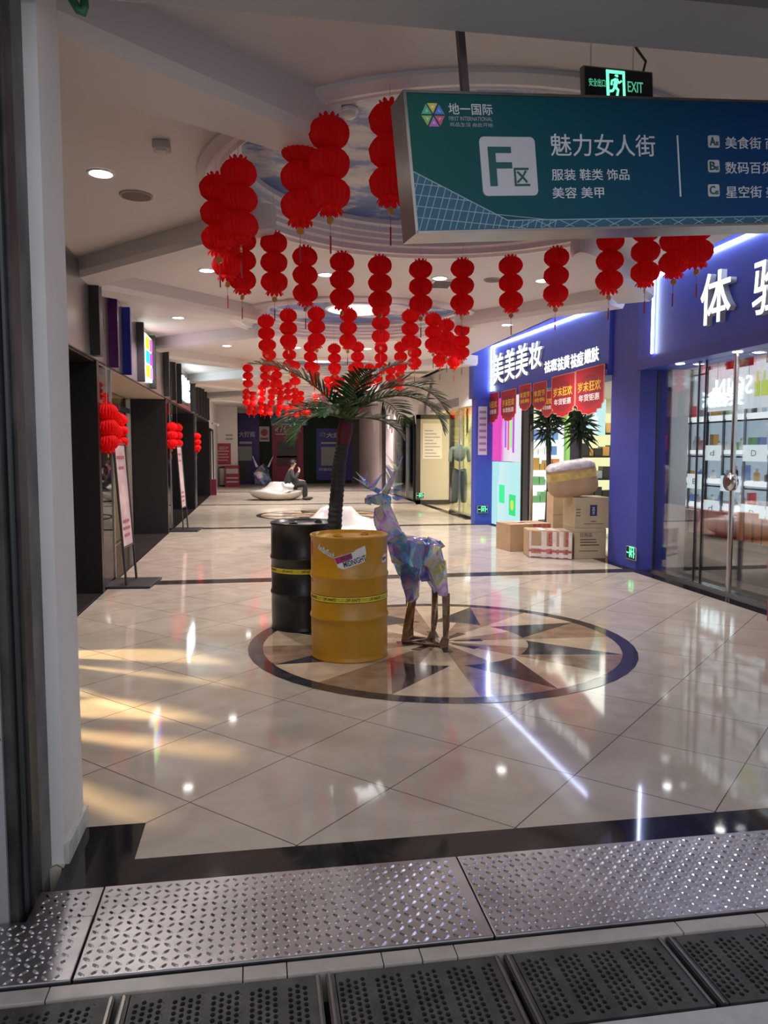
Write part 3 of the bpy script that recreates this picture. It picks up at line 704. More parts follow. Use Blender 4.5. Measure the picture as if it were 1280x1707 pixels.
# shelving that faces the street, products row by row
def shop_shelf(x0, x1, y0, zs, label, goods, group, fmat=M_frame, back=None, top=2.2):
    t = thing('shop_shelf', label, 'shelf', ((x0+x1)/2, y0+.2, 0))
    for x in (x0, x1): MB().box((x-.02, y0, 0), (x+.02, y0+.4, top)).build('upright', fmat, t)
    for z in zs: MB().box((x0, y0, z-.03), (x1, y0+.4, z)).build('shelf_board', fmat, t)
    if back: MB().box((x0, y0+.38, .05), (x1, y0+.4, top)).build('back_panel', back, t)
    for zi, z in enumerate(zs):
        x = x0 + .06; n = 0
        while x < x1 - .12 and n < 10:
            wd = random.uniform(.07, .15); h = random.uniform(.12, .26)
            o = MB().box((x, y0+.05, z+.001), (x+wd, y0+.25, z+h)).build('product_box', M_goods[random.choice(goods[zi % len(goods)])], bevel=.003)
            tag(o, 'product box on %s, %s from left on shelf %s up' % (group, ORD[n], ORD[zi]), 'box', 'products on ' + group); x += wd + .012; n += 1
    return t
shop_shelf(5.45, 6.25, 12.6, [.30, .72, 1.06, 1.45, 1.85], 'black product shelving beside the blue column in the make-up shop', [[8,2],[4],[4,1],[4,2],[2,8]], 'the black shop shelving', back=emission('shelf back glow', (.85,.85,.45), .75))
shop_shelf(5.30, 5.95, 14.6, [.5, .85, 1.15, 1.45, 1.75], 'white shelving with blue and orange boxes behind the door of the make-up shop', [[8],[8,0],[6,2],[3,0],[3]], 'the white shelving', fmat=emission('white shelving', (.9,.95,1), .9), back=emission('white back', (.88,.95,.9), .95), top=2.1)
o = struct(MB().box((6.15, 14.9, 0), (6.30, 15.2, 2.6)).build('trim_96', mat('green post', (.25,.50,.12), .5)))
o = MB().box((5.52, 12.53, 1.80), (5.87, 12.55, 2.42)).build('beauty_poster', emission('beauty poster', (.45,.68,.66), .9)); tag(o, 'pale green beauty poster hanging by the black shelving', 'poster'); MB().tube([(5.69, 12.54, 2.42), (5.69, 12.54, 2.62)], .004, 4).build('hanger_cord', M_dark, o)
mb = MB(); mb.box((5.62, 12.52, 1.85), (5.73, 12.529, 2.12)); mb.box((5.655, 12.52, 2.12), (5.695, 12.529, 2.2)); mb.build('bottle_print', emission('bottle print pale', (.7,.85,.88), .9), o)

# ================================================================== RIGHT: CLOTHES SHOP AND BEYOND
M_yel = mat('pale yellow shop wall', (.82,.76,.48), .6)
struct(MB().box((7.6, 15.6, 0), (7.7, 21.6, 2.75)).build('wall_right', M_yel)); struct(MB().box((4.9, 21.5, 0), (7.7, 21.6, 2.75)).build('wall_right', M_yel))
struct(MB().box((5.5, 15.55, 0), (7.7, 15.62, 2.75)).build('wall_right', M_yel))
struct(MB().box((4.92, 15.88, 2.70), (9.3, 21.7, 2.78)).build('ceiling', M_white))
struct(MB().box((4.70, 15.88, 2.55), (4.90, 21.7, 3.62)).build('wall_right', M_plaster))
struct(MB().box((4.69, 18.0, 2.60), (4.70, 21.0, 2.80)).build('trim_97', mat('grey vent strip', (.32,.30,.29), .5)))
o = struct(MB().box((4.74, 15.88, .04), (4.755, 19.0, 2.55)).build('window_12', M_glass)); MB().box((4.72, 15.88, 0), (4.78, 19.0, .04)).build('window_sill', M_chrome, o); MB().box((4.73, 18.05, .04), (4.765, 18.06, 2.55)).build('window_frame', M_chrome, o)
# arched partition inside the clothes shop
ap = [(5.0,0),(5.0,1.5)]
mb = MB(); pts = [(5.05,18.6,1.75)] + [(5.60-.55*math.cos(PI*i/14), 18.6, 1.75+.62*math.sin(PI*i/14)) for i in range(15)] + [(6.15,18.6,2.7),(5.05,18.6,2.7)]
mb.prism(pts, (0,.08,0)); struct(mb.build('wall_right', M_yel))
for x in (5.05, 6.15): struct(MB().box((x-.05, 18.6, 0), (x+.35 if x > 6 else x+.05, 18.68, 2.7)).build('trim_98', M_yel))
# open framed door leaf
d = struct(MB().box((4.42, 21.30, .13), (5.36, 21.33, 2.42)).build('door_2', mat('pale frosted door', (.40,.375,.37), .3)))
for a, b in (((4.34,21.28,.02),(4.46,21.36,2.54)), ((5.30,21.28,.02),(5.44,21.36,2.54)), ((4.34,21.28,.02),(5.44,21.36,.14)), ((4.34,21.28,2.42),(5.44,21.36,2.54))): MB().box(a, b).build('door_frame', mat('aubergine black frame', (.018,.012,.02), .35), d)
o = MB().box((4.52, 21.285, 1.30), (5.08, 21.295, 2.30)).build('paper_notice', mat('white paper', (.60,.58,.62), .6)); tag(o, 'large white paper notice taped inside the black framed door', 'notice')
for i in range(9): MB().box((4.58, 21.28, 1.36+i*.09), (5.02-.1*(i % 3), 21.284, 1.385+i*.09)).build('print_line', mat('notice print', (.25,.22,.35), .6), o)
# wall beyond
struct(MB().box((4.60, 21.7, 0), (4.75, 22.4, 3.62)).build('wall_right', M_plaster))
o = struct(MB().box((4.66, 22.4, .05), (4.68, 26.6, 2.6)).build('window_13', M_glass)); MB().box((4.62, 24.3, 0), (4.70, 24.4, 2.6)).build('window_frame', M_chrome, o); MB().box((4.62, 23.1, 0), (4.70, 23.15, 2.6)).build('window_frame', M_dark, o)
struct(MB().box((5.4, 22.4, 0), (5.5, 26.6, 2.7)).build('wall_right', M_yel)); area('far_shop_light', (5.0, 24.5, 2.65), .5, 45, (1,.88,.5), sy=3.0)
struct(MB().box((4.60, 22.4, 2.6), (5.5, 26.6, 3.62)).build('wall_right', M_plaster))
struct(MB().box((4.60, 26.6, 0), (4.9, 28.2, 3.62)).build('wall_right', mat('pinkish wall', (.68,.56,.56), .6)))
struct(MB().box((4.70, 28.2, 0), (4.9, 29.8, 3.62)).build('wall_right', M_dark)); struct(MB().box((4.60, 29.8, 0), (4.9, Y_END, 3.62)).build('wall_right', mat('pinkish wall', (.68,.56,.56), .6)))
# flared white piers high on the right wall
for i, y in enumerate((21.9, 26.8, 30.2)):
    mb = MB(); mb.prism([(4.62,y-1.2,3.45),(4.62,y-.9,3.15),(4.62,y-.35,2.85),(4.62,y-.12,2.3),(4.62,y+.12,2.3),(4.62,y+.35,2.85),(4.62,y+.9,3.15),(4.62,y+1.2,3.45)], (-.16,0,0)); struct(mb.build('trim_%d' % (100+i), M_white))
# ================================================================== HANGING DIRECTION SIGN
TL = at_y(676, 155, 2.98); TR = at_y(1280, 172, 3.20)
hx = (TR - TL).normalized(); nz = Vector((hx.y, -hx.x, 0)).normalized(); wy = hx.cross(-nz).normalized()
if wy.z < 0: wy = -wy
nz = hx.cross(wy).normalized()          # faces the camera
BLp = at_plane(684, 386, TL, nz); SH = -(BLp - TL).dot(wy); SW = 3.05; SD = .15
def SL(px, py): q = at_plane(px, py, TL, nz) - TL; return q.dot(hx), q.dot(wy)
def SP(a, b, c=0.0): return TL + hx*a + wy*b + nz*c
sign = thing('direction_sign', 'large hanging teal and blue direction board with white Chinese lettering, top right', 'sign', tuple(SP(1.5, -SH)))
def face_mat():
    m = bpy.data.materials.new('sign print teal to blue'); m.use_nodes = True; nt = m.node_tree; b = nt.nodes['Principled BSDF']; L = nt.links.new
    tc = nt.nodes.new('ShaderNodeTexCoord'); sx = nt.nodes.new('ShaderNodeSeparateXYZ'); L(tc.outputs['Generated'], sx.inputs[0])
    r = nt.nodes.new('ShaderNodeValToRGB'); e = r.color_ramp.elements; e[0].position = 0; e[0].color = (.004, .085, .068, 1); e[1].position = .62; e[1].color = (.003, .036, .17, 1)
    x = e.new(.30); x.color = (.003, .060, .105, 1)
    L(sx.outputs[0], r.inputs[0]); L(r.outputs[0], b.inputs['Base Color']); b.inputs['Roughness'].default_value = .5; b.inputs['Specular IOR Level'].default_value = .25; return m
M_sw = mat('sign white print', (.62, .62, .66), .5)
M_tealdk = mat('sign dark teal', (.006, .09, .085), .5)
MB().obox(SP(0, -SH, -.012), hx*SW, wy*SH, nz*.012).build('printed_face', face_mat(), sign)
mb = MB()
for (a, b, c, d) in ((-.008, -SH-.010, SW, .010), (-.008, 0, SW, .010)): mb.obox(SP(a, b, -SD), hx*c, wy*d, nz*(SD+.006))
mb.obox(SP(-.012, -SH-.010, -SD), hx*.012, wy*(SH+.02), nz*(SD+.006)); mb.build('frame', mat('sign steel frame', (.30,.27,.25), .3, metal=.9, noise_amt=.15, noise_scale=6), sign)
MB().obox(SP(0, -SH, -SD), hx*SW, wy*SH, nz*.01).build('back_panel', M_dark, sign)
pA = at_plane(789, 156, TL, nz); a_ = (pA-TL).dot(hx)
for a in (a_, a_ + 2.0): MB().obox(SP(a-.014, 0.008, -.09), hx*.028, wy*(.62 if a == a_ else .55), nz*.028).build('pole', mat('brown steel pole', (.16,.13,.125), .4, metal=.5), sign)
def sign_text(s, l, t, r, b, m=M_sw, bold=.0, depth=.003, lift=.0005, name='lettering', **k):
    a0 = SL(l, (t+b)/2)[0]; a1 = SL(r, (t+b)/2)[0]; b0 = SL((l+r)/2, b)[1]; b1 = SL((l+r)/2, t)[1]
    return lettering(s, SP(a0, b0, lift), hx, wy, a1-a0, b1-b0, m, sign, bold=bold, depth=depth, name=name, **k)
sign_text('地一国际', 747, 173, 820, 192, bold=.006); sign_text('FIRST INTERNATIONAL', 748, 195.2, 820, 202, mat('sign grey print', (.33,.38,.40), .5)); sign_text('尚品生活 由此开始', 750, 205, 821, 212, MATS['sign grey print'])
sign_text('魅力女人街', 917, 224, 1091, 261, bold=.004); sign_text('服装 鞋类 饰品', 919, 282, 1048, 301, bold=.005); sign_text('美容 美甲', 920, 312, 1006, 331, bold=.005)
sign_text('美食街 商业街', 1208, 229, 1332, 249, bold=.005); sign_text('数码百货 童装', 1208, 270, 1332, 290, bold=.005); sign_text('星空街 美妆街', 1209, 310, 1334, 330, bold=.005)
def round_plate(l, t, r, b, rad, m, name, z=.006):
    a0 = SL(l, (t+b)/2)[0]; a1 = SL(r, (t+b)/2)[0]; b0 = SL((l+r)/2, b)[1]; b1 = SL((l+r)/2, t)[1]; pts = []
    for (cx, cy, s) in ((a1-rad, b1-rad, 0), (a0+rad, b1-rad, 1), (a0+rad, b0+rad, 2), (a1-rad, b0+rad, 3)):
        for i in range(6): t_ = (s + i/5)*PI/2; pts.append(SP(cx+rad*math.cos(t_), cy+rad*math.sin(t_), 0))
    return MB().prism(pts, nz*z).build(name, m, sign)
round_plate(801, 229, 893, 327, .02, mat('sign plate', (.52,.51,.54), .5), 'letter_plate')
sign_text('F', 814, 246, 852, 311, M_tealdk, bold=.01, lift=.0062); sign_text('区', 856, 281, 881, 311, M_tealdk, bold=.01, lift=.0062)
for s, v in (('A', 226), ('B', 267), ('C', 307.5)):
    round_plate(1179.5, v, 1198.5, v+20.5, .008, MATS['sign plate'], 'letter_plate', .003); sign_text(s, 1182, v+3, 1191, v+17, M_tealdk, lift=.0032, bold=.01)
    sign_text('区', 1192, v+11, 1197, v+17, M_tealdk, lift=.0032)
a0, b0 = SL(1134, 328); MB().obox(SP(a0-.004, b0, 0), hx*.007, wy*(SL(1134,226)[1]-b0), nz*.003).build('divider_line', M_sw, sign)
# hexagon emblem of six coloured facets
c0 = Vector(SL(721.5, 192)); R_ = .048
ec = [(.70,.55,.12), (.12,.45,.30), (.30,.50,.15), (.45,.18,.50), (.60,.12,.20), (.10,.22,.60)]
for k in range(6):
    a, b = PI/3*k + PI/3, PI/3*(k+1) + PI/3; g = .06
    pts = [SP(c0.x + .006*math.cos((a+b)/2), c0.y + .006*math.sin((a+b)/2)), SP(c0.x+R_*math.cos(a+g), c0.y+R_*math.sin(a+g)), SP(c0.x+R_*math.cos(b-g), c0.y+R_*math.sin(b-g))]
    MB().prism(pts, nz*.003).build('emblem_facet', mat('emblem %d' % k, ec[k], .3), sign)
    q = [SP(c0.x + .022*math.cos((a+b)/2), c0.y + .022*math.sin((a+b)/2)), SP(c0.x+.034*math.cos((a+b)/2+.25), c0.y+.034*math.sin((a+b)/2+.25)), SP(c0.x+.034*math.cos((a+b)/2-.25), c0.y+.034*math.sin((a+b)/2-.25))]
    MB().prism([p + nz*.003 for p in q], nz*.001).build('emblem_facet', mat('emblem light %d' % k, tuple(min(1, x*1.3+.14) for x in ec[k]), .3), sign)
# lattice pattern along the lower edge
lp = [SL(681.5, 286), SL(846, 367.5)]; bot = -SH + .002; rt = SL(1280, 363)[1]
polyp = [(0.001, lp[0][1]), lp[1], (SW-.001, rt), (SW-.001, bot), (0.001, bot)]
MB().prism([SP(a, b) for a, b in polyp], nz*.0015).build('lattice_field', mat('lattice blue', (.02,.10,.16), .5), sign)
def clipped(a0, b0, a1, b1):
    """the stretch of a line that lies inside the lattice field"""
    def inside(a, b):
        if not (0 <= a <= SW and b >= bot): return False
        if a < lp[1][0]: return b <= lp[0][1] + (lp[1][1]-lp[0][1])*a/lp[1][0]
        return b <= lp[1][1] + (rt-lp[1][1])*(a-lp[1][0])/(SL(1280,363)[0]-lp[1][0])
    ts = [i/200 for i in range(201) if inside(a0+(a1-a0)*i/200, b0+(b1-b0)*i/200)]
    return (ts[0], ts[-1]) if len(ts) > 1 else None
mb = MB()
def lline(a0, b0, a1, b1, r=.0016):
    q = clipped(a0, b0, a1, b1)
    if q: mb.tube([SP(a0+(a1-a0)*t, b0+(b1-b0)*t, .002) for t in q], r, 4)
for i in range(11): lline(-.06+.062*i+.0*i, bot-.01, .03+.062*i+.03, bot+.30); lline(-.035+.062*i, bot-.01, .055+.062*i+.04, bot+.30)
for i in range(5): b = bot + .02 + i*.042; lline(0, b+.03, .6, b-.035)
for i in range(26): lline(.40+.105*i, bot-.01, .62+.105*i, bot+.075); lline(.60+.105*i, bot-.01, .42+.105*i, bot+.07)
for (p, q) in (((.001, lp[0][1]), lp[1]), (lp[1], (SW, rt))): mb.tube([SP(p[0], p[1], .002), SP(q[0], q[1], .002)], .0022, 4)
mb.build('lattice_lines', mat('lattice pale', (.36,.50,.55), .5), sign)

# ================================================================== EXIT SIGN
eL = at_y(972, 108, 3.36); eR = at_y(1088, 120, 3.42); ex = (eR-eL).normalized(); en = Vector((ex.y, -ex.x, 0)).normalized(); eu = -ex.cross(en)
if eu.z < 0: eu = -eu
W_ = (eR-eL).length; H_ = .142
exs = thing('exit_sign', 'small black hanging exit sign with green running figure above the big board', 'exit sign', tuple(eL - eu*H_))
E_ = lambda a, b, c=0.0: eL + ex*a + eu*(b-H_) + en*c
MB().obox(E_(0,0,-.03), ex*W_, eu*H_, en*.03).build('housing', mat('exit sign casing', (.20,.19,.18), .35, metal=.6), exs, bevel=.003)
MB().obox(E_(.006,.006,.0), ex*(W_-.012), eu*(H_-.012), en*.001).build('panel', mat('exit sign panel', (.006,.010,.016), .25), exs)
M_green = emission('exit green', (.12, .95, .38), 1.5); M_greendim = emission('exit green dim', (.10, .55, .30), .55)
lettering('安全出口', E_(.025, .055, .001), ex, eu, .085, .034, M_greendim, exs, depth=.002); lettering('EXIT', E_(.228, .045, .001), ex, eu, .082, .045, M_greendim, exs, depth=.002)
def runner(P, m_bg, m_fig, parent, s=1.0, fig_name='figure'):
    MB().prism([P(0,0), P(.098*s,0), P(.098*s,.115*s), P(0,.115*s)], P(0,0,.002)-P(0,0,0)).build('doorway', m_bg, parent)
    MB().prism([P(.014*s,.0,.0021), P(.084*s,0,.0021), P(.084*s,.100*s,.0021), P(.014*s,.100*s,.0021)], P(0,0,.0008)-P(0,0,0)).build('doorway_inside', MATS['exit sign panel'], parent)
    T = lambda pts, r: mb2.tube([P(x*s, y*s, .0035) for x, y in pts], r*s, 6)
    mb2 = MB(); T([(.050,.088),(.052,.092)], .009); T([(.050,.075),(.042,.045)], .010); T([(.042,.045),(.058,.030),(.052,.006)], .006); T([(.042,.045),(.030,.026),(.010,.022)], .006); T([(.048,.074),(.066,.062),(.076,.070)], .005); T([(.046,.076),(.026,.068),(.024,.050)], .005)
    mb2.build(fig_name, m_fig, parent)
runner(lambda x, y, z=0.0: E_(.116 + x, .016 + y, .001 + z), M_green, M_green, exs)
for px, py in ((985, 83), (1064, 84)):
    a = (at_y(px, 115, 3.38) - eL).dot(ex); b0 = E_(a, H_, -.015)
    mbc = MB(); n_ = 7; top = CEIL if px < 1000 else CEIL
    mbc.tube([b0, Vector((b0.x, b0.y, top))], .0028, 6); mbc.build('hanger_wire', M_chrome, exs)
mbc = MB(); b0 = E_(.30, H_, -.015); mbc.tube([b0 + Vector((.02,0,-.01)), b0 + Vector((.035,0,.05)), b0 + Vector((-.01,0,.10)), b0 + Vector((-.045,0,.16)), b0 + Vector((-.05,0,.24))], .006, 8); mbc.build('cable', M_dark, exs)

# ================================================================== CEILING LAMPS AND FITTINGS
for i, (cx, cy) in enumerate(DOMES):
    if i == 0: continue
    t = thing('dome_lamp', ['round glowing lamp in the nearest painted dome, behind the hanging board', 'large round glowing lamp in the second painted dome', 'round glowing lamp in the third painted dome, above the palm crown', 'round glowing lamp in the fourth dome, among distant lanterns', 'round glowing lamp in the furthest dome'][i], 'ceiling lamp', (cx, cy, 3.6), 'round lamps in the domes')
    mb = MB(); mb.lathe([(.46, 3.612), (.46, 3.56), (.42, 3.55), (.42, 3.60)], 40, (cx, cy, 0)); mb.build('rim', M_mould, t)
    mb = MB(); mb.smooth = True; mb.lathe([(.42, 3.57), (.36, 3.535), (.2, 3.515), (.001, 3.51)], 40, (cx, cy, 0)); mb.build('diffuser', emission('dome lamp glow', (1,.98,.96), 1.6), t)
DL = [(168, 288, 'nearest ceiling, top left'), (345, 450, 'left of the second row of lanterns'), (543, 457, 'between the two left lanterns of the long row'), (733, 463, 'beside the square vent'), (297, 529, 'with pink glow on the left ceiling'), (378, 576, 'left of the third dome'), (905, 467, 'above the make-up shop sign, right of the long row'), (845, 541, 'just above the make-up shop sign'), (494, 579, 'left of the third dome lamp'), (612, 581, 'right of the third dome lamp'), (720, 577, 'right behind the lantern bunch'), (708, 611, 'far right ceiling above the white piers'), (408, 632, 'far left ceiling'), (452, 641, 'left of the fourth dome'), (566, 640, 'right of the fourth dome'), (462, 663, 'left before the end wall'), (528, 664, 'in front of the end wall, right of centre'), (604, 660, 'by the far right wall end')]
for u, v, where in DL:
    p = at_z(u, v, CEIL); r = .075
    t = thing('downlight', 'recessed round downlight, ' + where, 'downlight', (p.x, p.y, CEIL), 'recessed downlights')
    mb = MB(); mb.lathe([(r+.018, CEIL-.001), (r+.014, CEIL-.012), (r, CEIL-.010), (r, CEIL-.002)], 24, (p.x, p.y, 0)); mb.build('trim_ring', M_mould, t)
    mb = MB(); mb.lathe([(r, CEIL-.006), (.001, CEIL-.008)], 24, (p.x, p.y, 0)); mb.build('lens', M_lamp, t)
    spot('downlight_beam', (p.x, p.y, CEIL-.03), 92 if p.y < 9 else (190 if p.y < 19 else 300), (1, .95, .9) if u != 297 else (1, .75, .8), 130, (p.x, p.y, 0))
def speaker(u, v, where, r=.105):
    p = at_z(u, v, CEIL); t = thing('ceiling_speaker', 'round perforated ceiling speaker, ' + where, 'speaker', (p.x, p.y, CEIL))
    mb = MB(); mb.lathe([(r+.015, CEIL-.001), (r+.01, CEIL-.012), (r, CEIL-.012)], 28, (p.x, p.y, 0)); mb.build('ring', mat('speaker ring', (.35,.32,.30), .5), t)
    mb = MB(); mb.lathe([(r, CEIL-.010), (.001, CEIL-.014)], 28, (p.x, p.y, 0)); mb.build('grille', mat('speaker grille', (.12,.10,.09), .6), t)
speaker(227, 325, 'left ceiling below the nearest downlight'); speaker(822, 466, 'in the ceiling between two lanterns of the long row', .09)
def detector(u, v, z, where):
    p = at_z(u, v, z); t = thing('smoke_detector', 'white round smoke detector, ' + where, 'smoke detector', (p.x, p.y, z))
    mb = MB(); mb.lathe([(.055, z), (.055, z-.018), (.048, z-.024)], 24, (p.x, p.y, 0)); mb.build('base', M_mould, t)
    mb = MB(); mb.smooth = True; mb.lathe([(.047, z-.024), (.045, z-.04), (.03, z-.052), (.001, z-.056)], 24, (p.x, p.y, 0)); mb.build('sensor_head', M_plaster, t)
detector(582, 182, 3.612, 'on the painted sky by the twin lanterns')
p = at_z(269, 237, CEIL); t = thing('junction_box', 'small square grey box on the left ceiling above the nearest downlight', 'ceiling box', (p.x, p.y, CEIL))
MB().box((p.x-.05, p.y-.05, CEIL-.05), (p.x+.05, p.y+.05, CEIL)).build('housing', mat('grey box', (.5,.47,.45), .5), t, bevel=.008); MB().box((p.x-.03, p.y-.03, CEIL-.058), (p.x+.03, p.y+.03, CEIL-.05)).build('cover', mat('grey box cover', (.6,.57,.55), .5), t)
def vent(u, v, where, sx_, sy_):
    p = at_z(u, v, CEIL); t = thing('ceiling_vent', 'slotted air vent, ' + where, 'vent', (p.x, p.y, CEIL))
    mb = MB(); mb.box((p.x-sx_, p.y-sy_, CEIL-.012), (p.x+sx_, p.y-sy_+.03, CEIL)); mb.box((p.x-sx_, p.y+sy_-.03, CEIL-.012), (p.x+sx_, p.y+sy_, CEIL)); mb.box((p.x-sx_, p.y-sy_, CEIL-.012), (p.x-sx_+.03, p.y+sy_, CEIL)); mb.box((p.x+sx_-.03, p.y-sy_, CEIL-.012), (p.x+sx_, p.y+sy_, CEIL)); mb.build('frame', M_mould, t)
    MB().box((p.x-sx_+.03, p.y-sy_+.03, CEIL-.004), (p.x+sx_-.03, p.y+sy_-.03, CEIL)).build('opening', M_dark, t)
    mb = MB(); k = int(sy_*2/.06)
    for i in range(k): mb.box((p.x-sx_+.03, p.y-sy_+.03+i*.06, CEIL-.011), (p.x+sx_-.03, p.y-sy_+.045+i*.06, CEIL-.004))
    mb.build('slats', mat('vent slats', (.40,.38,.37), .5), t)
vent(736, 473, 'beside a downlight right of the centre lanterns', .14, .22); vent(685, 620, 'long and dark, in the far right ceiling', .45, .3)
# green hose end at the top of the white pier
t = thing('green_hose', 'green hose end sticking out at the top of the white pier', 'hose', (-.60, 3.0, 3.0))
mb = MB(); mb.smooth = True; q = [at_y(112, -14, 2.95), at_y(122, 2, 2.95), at_y(131, 17, 2.95), at_y(138, 22, 2.95), at_y(141, 10, 2.95), at_y(139, -12, 2.95)]
mb.tube(q, .015, 10); mb.build('hose_loop', mat('green rubber', (.03,.17,.07), .45), t); MB().tube([q[-1], q[-1] + Vector((0,0,.06))], .02, 10).build('hose_clamp', M_chrome, t)

# ================================================================== RED PAPER LANTERNS
def red_paper():
    m = bpy.data.materials.new('red honeycomb paper'); m.use_nodes = True; nt = m.node_tree; nt.nodes.clear(); L = nt.links.new
    d = nt.nodes.new('ShaderNodeBsdfPrincipled'); d.inputs['Base Color'].default_value = (.93, .016, .020, 1); d.inputs['Roughness'].default_value = .65; d.inputs['Specular IOR Level'].default_value = .2
    t = nt.nodes.new('ShaderNodeBsdfTranslucent'); t.inputs[0].default_value = (1.0, .025, .025, 1)
    mx = nt.nodes.new('ShaderNodeMixShader'); mx.inputs[0].default_value = .5; o = nt.nodes.new('ShaderNodeOutputMaterial')
    L(d.outputs[0], mx.inputs[1]); L(t.outputs[0], mx.inputs[2]); L(mx.outputs[0], o.inputs[0]); return m
M_red = red_paper(); M_gold = mat('gold foil', (.65,.33,.08), .35, metal=.4); M_thread = mat('red thread', (.40,.02,.04), .6)
def globe_mesh(mb, cz, R=.103, hz=.080, n=44, rows=9):
    vs = []; fs = []
    for j in range(rows+1):
        ph = PI*(.06 + .88*j/rows)
        for k in range(n):
            amp = 1.0 + (.05 if k % 2 else -.07) * math.sin(ph) + (.02*math.sin(k*2.4+j*1.9))
            r = R*math.sin(ph)**.8*amp; a = 2*PI*k/n; vs.append((r*math.cos(a), r*math.sin(a), cz + hz*math.cos(ph)))
    for j in range(rows):
        for k in range(n): fs.append((j*n+k, j*n+(k+1) % n, (j+1)*n+(k+1) % n, (j+1)*n+k))
    return mb.add(vs, fs)
def frill(mb, cz, r, h, n=9):
    for k in range(n):
        a = 2*PI*k/n; d = .30
        p = lambda an, rr, z: (rr*math.cos(an), rr*math.sin(an), z)
        mb.add([p(a-d, r*.75, cz), p(a+d, r*.75, cz), p(a+d*.7, r, cz+h*.6), p(a, r*1.05, cz+h), p(a-d*.7, r, cz+h*.6)], [(0,1,2,3,4)])
def make_lantern():
    t = thing('paper_lantern', 'x', 'lantern', (0,0,0), world=False)
    for k in range(3):
        mb = MB(); globe_mesh(mb, -.082 - k*.152)
        if k == 0: frill(mb, -.012, .055, .022)
        mb.build('paper_globe', M_red, t, fix=False)
    mb = MB(); frill(mb, -.455, .070, -.035, 11); frill(mb, -.455, .05, -.045, 8); mb.build('fringe', M_red, t, fix=False)
    mb = MB(); mb.tube([(0,-.006,-.520), (0,.006,-.520)], .021, 14); mb.build('gold_pendant', M_gold, t)
    mb = MB(); mb.tube([(0,0,-.47), (0,0,-.60)], .0016, 4); mb.tube([(0,0,-.60), (0,0,-.69)], .005, 6); mb.build('tassel', M_thread, t)
    mb = MB(); mb.tube([(0,0,-.01), (0,0,1.0)], .0014, 4); mb.build('string', mat('pale thread', (.6,.5,.45), .6), t)
    return t
def make_far_lantern(up=.128):
    mb = MB()
    for k in range(3): globe_mesh(mb, -.082 - k*.152, n=20, rows=6)
    mb.tube([(0,0,-.47), (0,0,-.56)], .010, 5); mb.tube([(0,0,-.02), (0,0,up)], .002, 4)
    return mb.build('paper_lantern', M_red, fix=False)
near0, far0, far1 = make_lantern(), make_far_lantern(), make_far_lantern(.342); used = [False, False, False]; LROT = random.Random(3)
def place_lantern(p, label, group, far=False, top=CEIL, scale=1.0):
    dd = min(math.hypot(p[0]-cx, p[1]-cy) for cx, cy in DOMES)
    if dd < 1.5 and top == CEIL: top = 3.613
    elif dd < 1.66 and top == CEIL: top = 3.47
    if far:
        src, q = (far1, 2) if top > 3.5 else (far0, 1)
        if not used[q]: o = src; used[q] = True
        else: o = src.copy(); C.objects.link(o)
    else:
        if not used[0]: o = near0; used[0] = True
        else: o = copy_tree(near0)
        for ch in o.children:
            if ch.name.startswith('string'): ch.scale = (1, 1, max(.02, (top - p[2])/scale))
    o.location = p; o.rotation_euler = (LROT.uniform(-.02,.02), LROT.uniform(-.02,.02), LROT.uniform(0, 6)); o.scale = (scale,)*3
    tag(o, label, 'lantern', group); return o
ZL = 3.27
near_list = [((548,195), 'right one of the twin strings in front of the painted sky'), ((500,222), 'left one of the twin strings under the ceiling nose'), ((397,265), 'front string of the left bunch by the dome edge'), ((360,292), 'left string of the left bunch by the dome edge'), ((376,352), 'low string behind the left bunch, showing between its tails'), ((404,383), 'lowest string of the left bunch, hanging just behind it'), ((650,172), 'half hidden behind the left edge of the hanging board')]
for (u, v), w_ in near_list: place_lantern(at_z(u, v, ZL), 'red paper lantern, ' + w_, 'lanterns round the nearest dome')
row1 = [(456,387),(508,412),(570,421),(633,427),(701,434),(771,432),(851,427),(928,413),(1018,384),(1077,366),(1128,345),(1163,322)]
for i, (u, v) in enumerate(row1): place_lantern(at_z(u, v, ZL), 'red paper lantern, %s from left in the long front row below the board' % ORD[i], 'long front row of lanterns')
row2 = [(443,525),(480,515),(527,512),(581,514),(635,505),(684,516),(722,522),(744,532),(770,540)]
for i, (u, v) in enumerate(row2): place_lantern(at_z(u, v, ZL), 'red paper lantern, %s from left in the row at the second dome front' % ORD[i], 'second row of lanterns')
row3 = [(449,566),(482,566),(517,570),(557,573),(596,570),(635,572),(668,570),(691,562),(733,556),(757,560)]
for i, (u, v) in enumerate(row3): place_lantern(at_z(u, v, ZL), 'red paper lantern, %s from left in the row behind the second dome' % ORD[i], 'third row of lanterns')
row4 = [(413,607),(442,608),(461,605),(492,602),(525,605),(558,612),(589,606),(616,606),(630,612),(651,611),(666,618)]
row5 = [(436,640),(456,624),(467,640),(547,627),(567,629),(581,646),(594,634),(608,640),(480,637),(491,646)]
row6 = [(410,648),(421,650),(452,648),(467,658),(501,651),(526,655),(492,658),(540,652),(600,658)]
row7 = [(415,670),(423,671),(434,668),(441,672),(450,671),(464,673),(478,676),(486,672),(495,677),(506,673),(514,676)]
for rn, nm in ((row4, 'fourth row by the palm tips'), (row5, 'fifth row down the hall'), (row6, 'sixth row down the hall'), (row7, 'last row above the end wall signs')):
    for i, (u, v) in enumerate(sorted(rn)):
        p = at_z(u, v, ZL)
        place_lantern(p, 'small red paper lantern, %s from left in the %s' % (ORD[i], nm), 'lanterns of the ' + nm, far=True)
place_lantern(at_z(782, 634, ZL), 'small distant red paper lantern alone beside the far blue column', None, far=True)
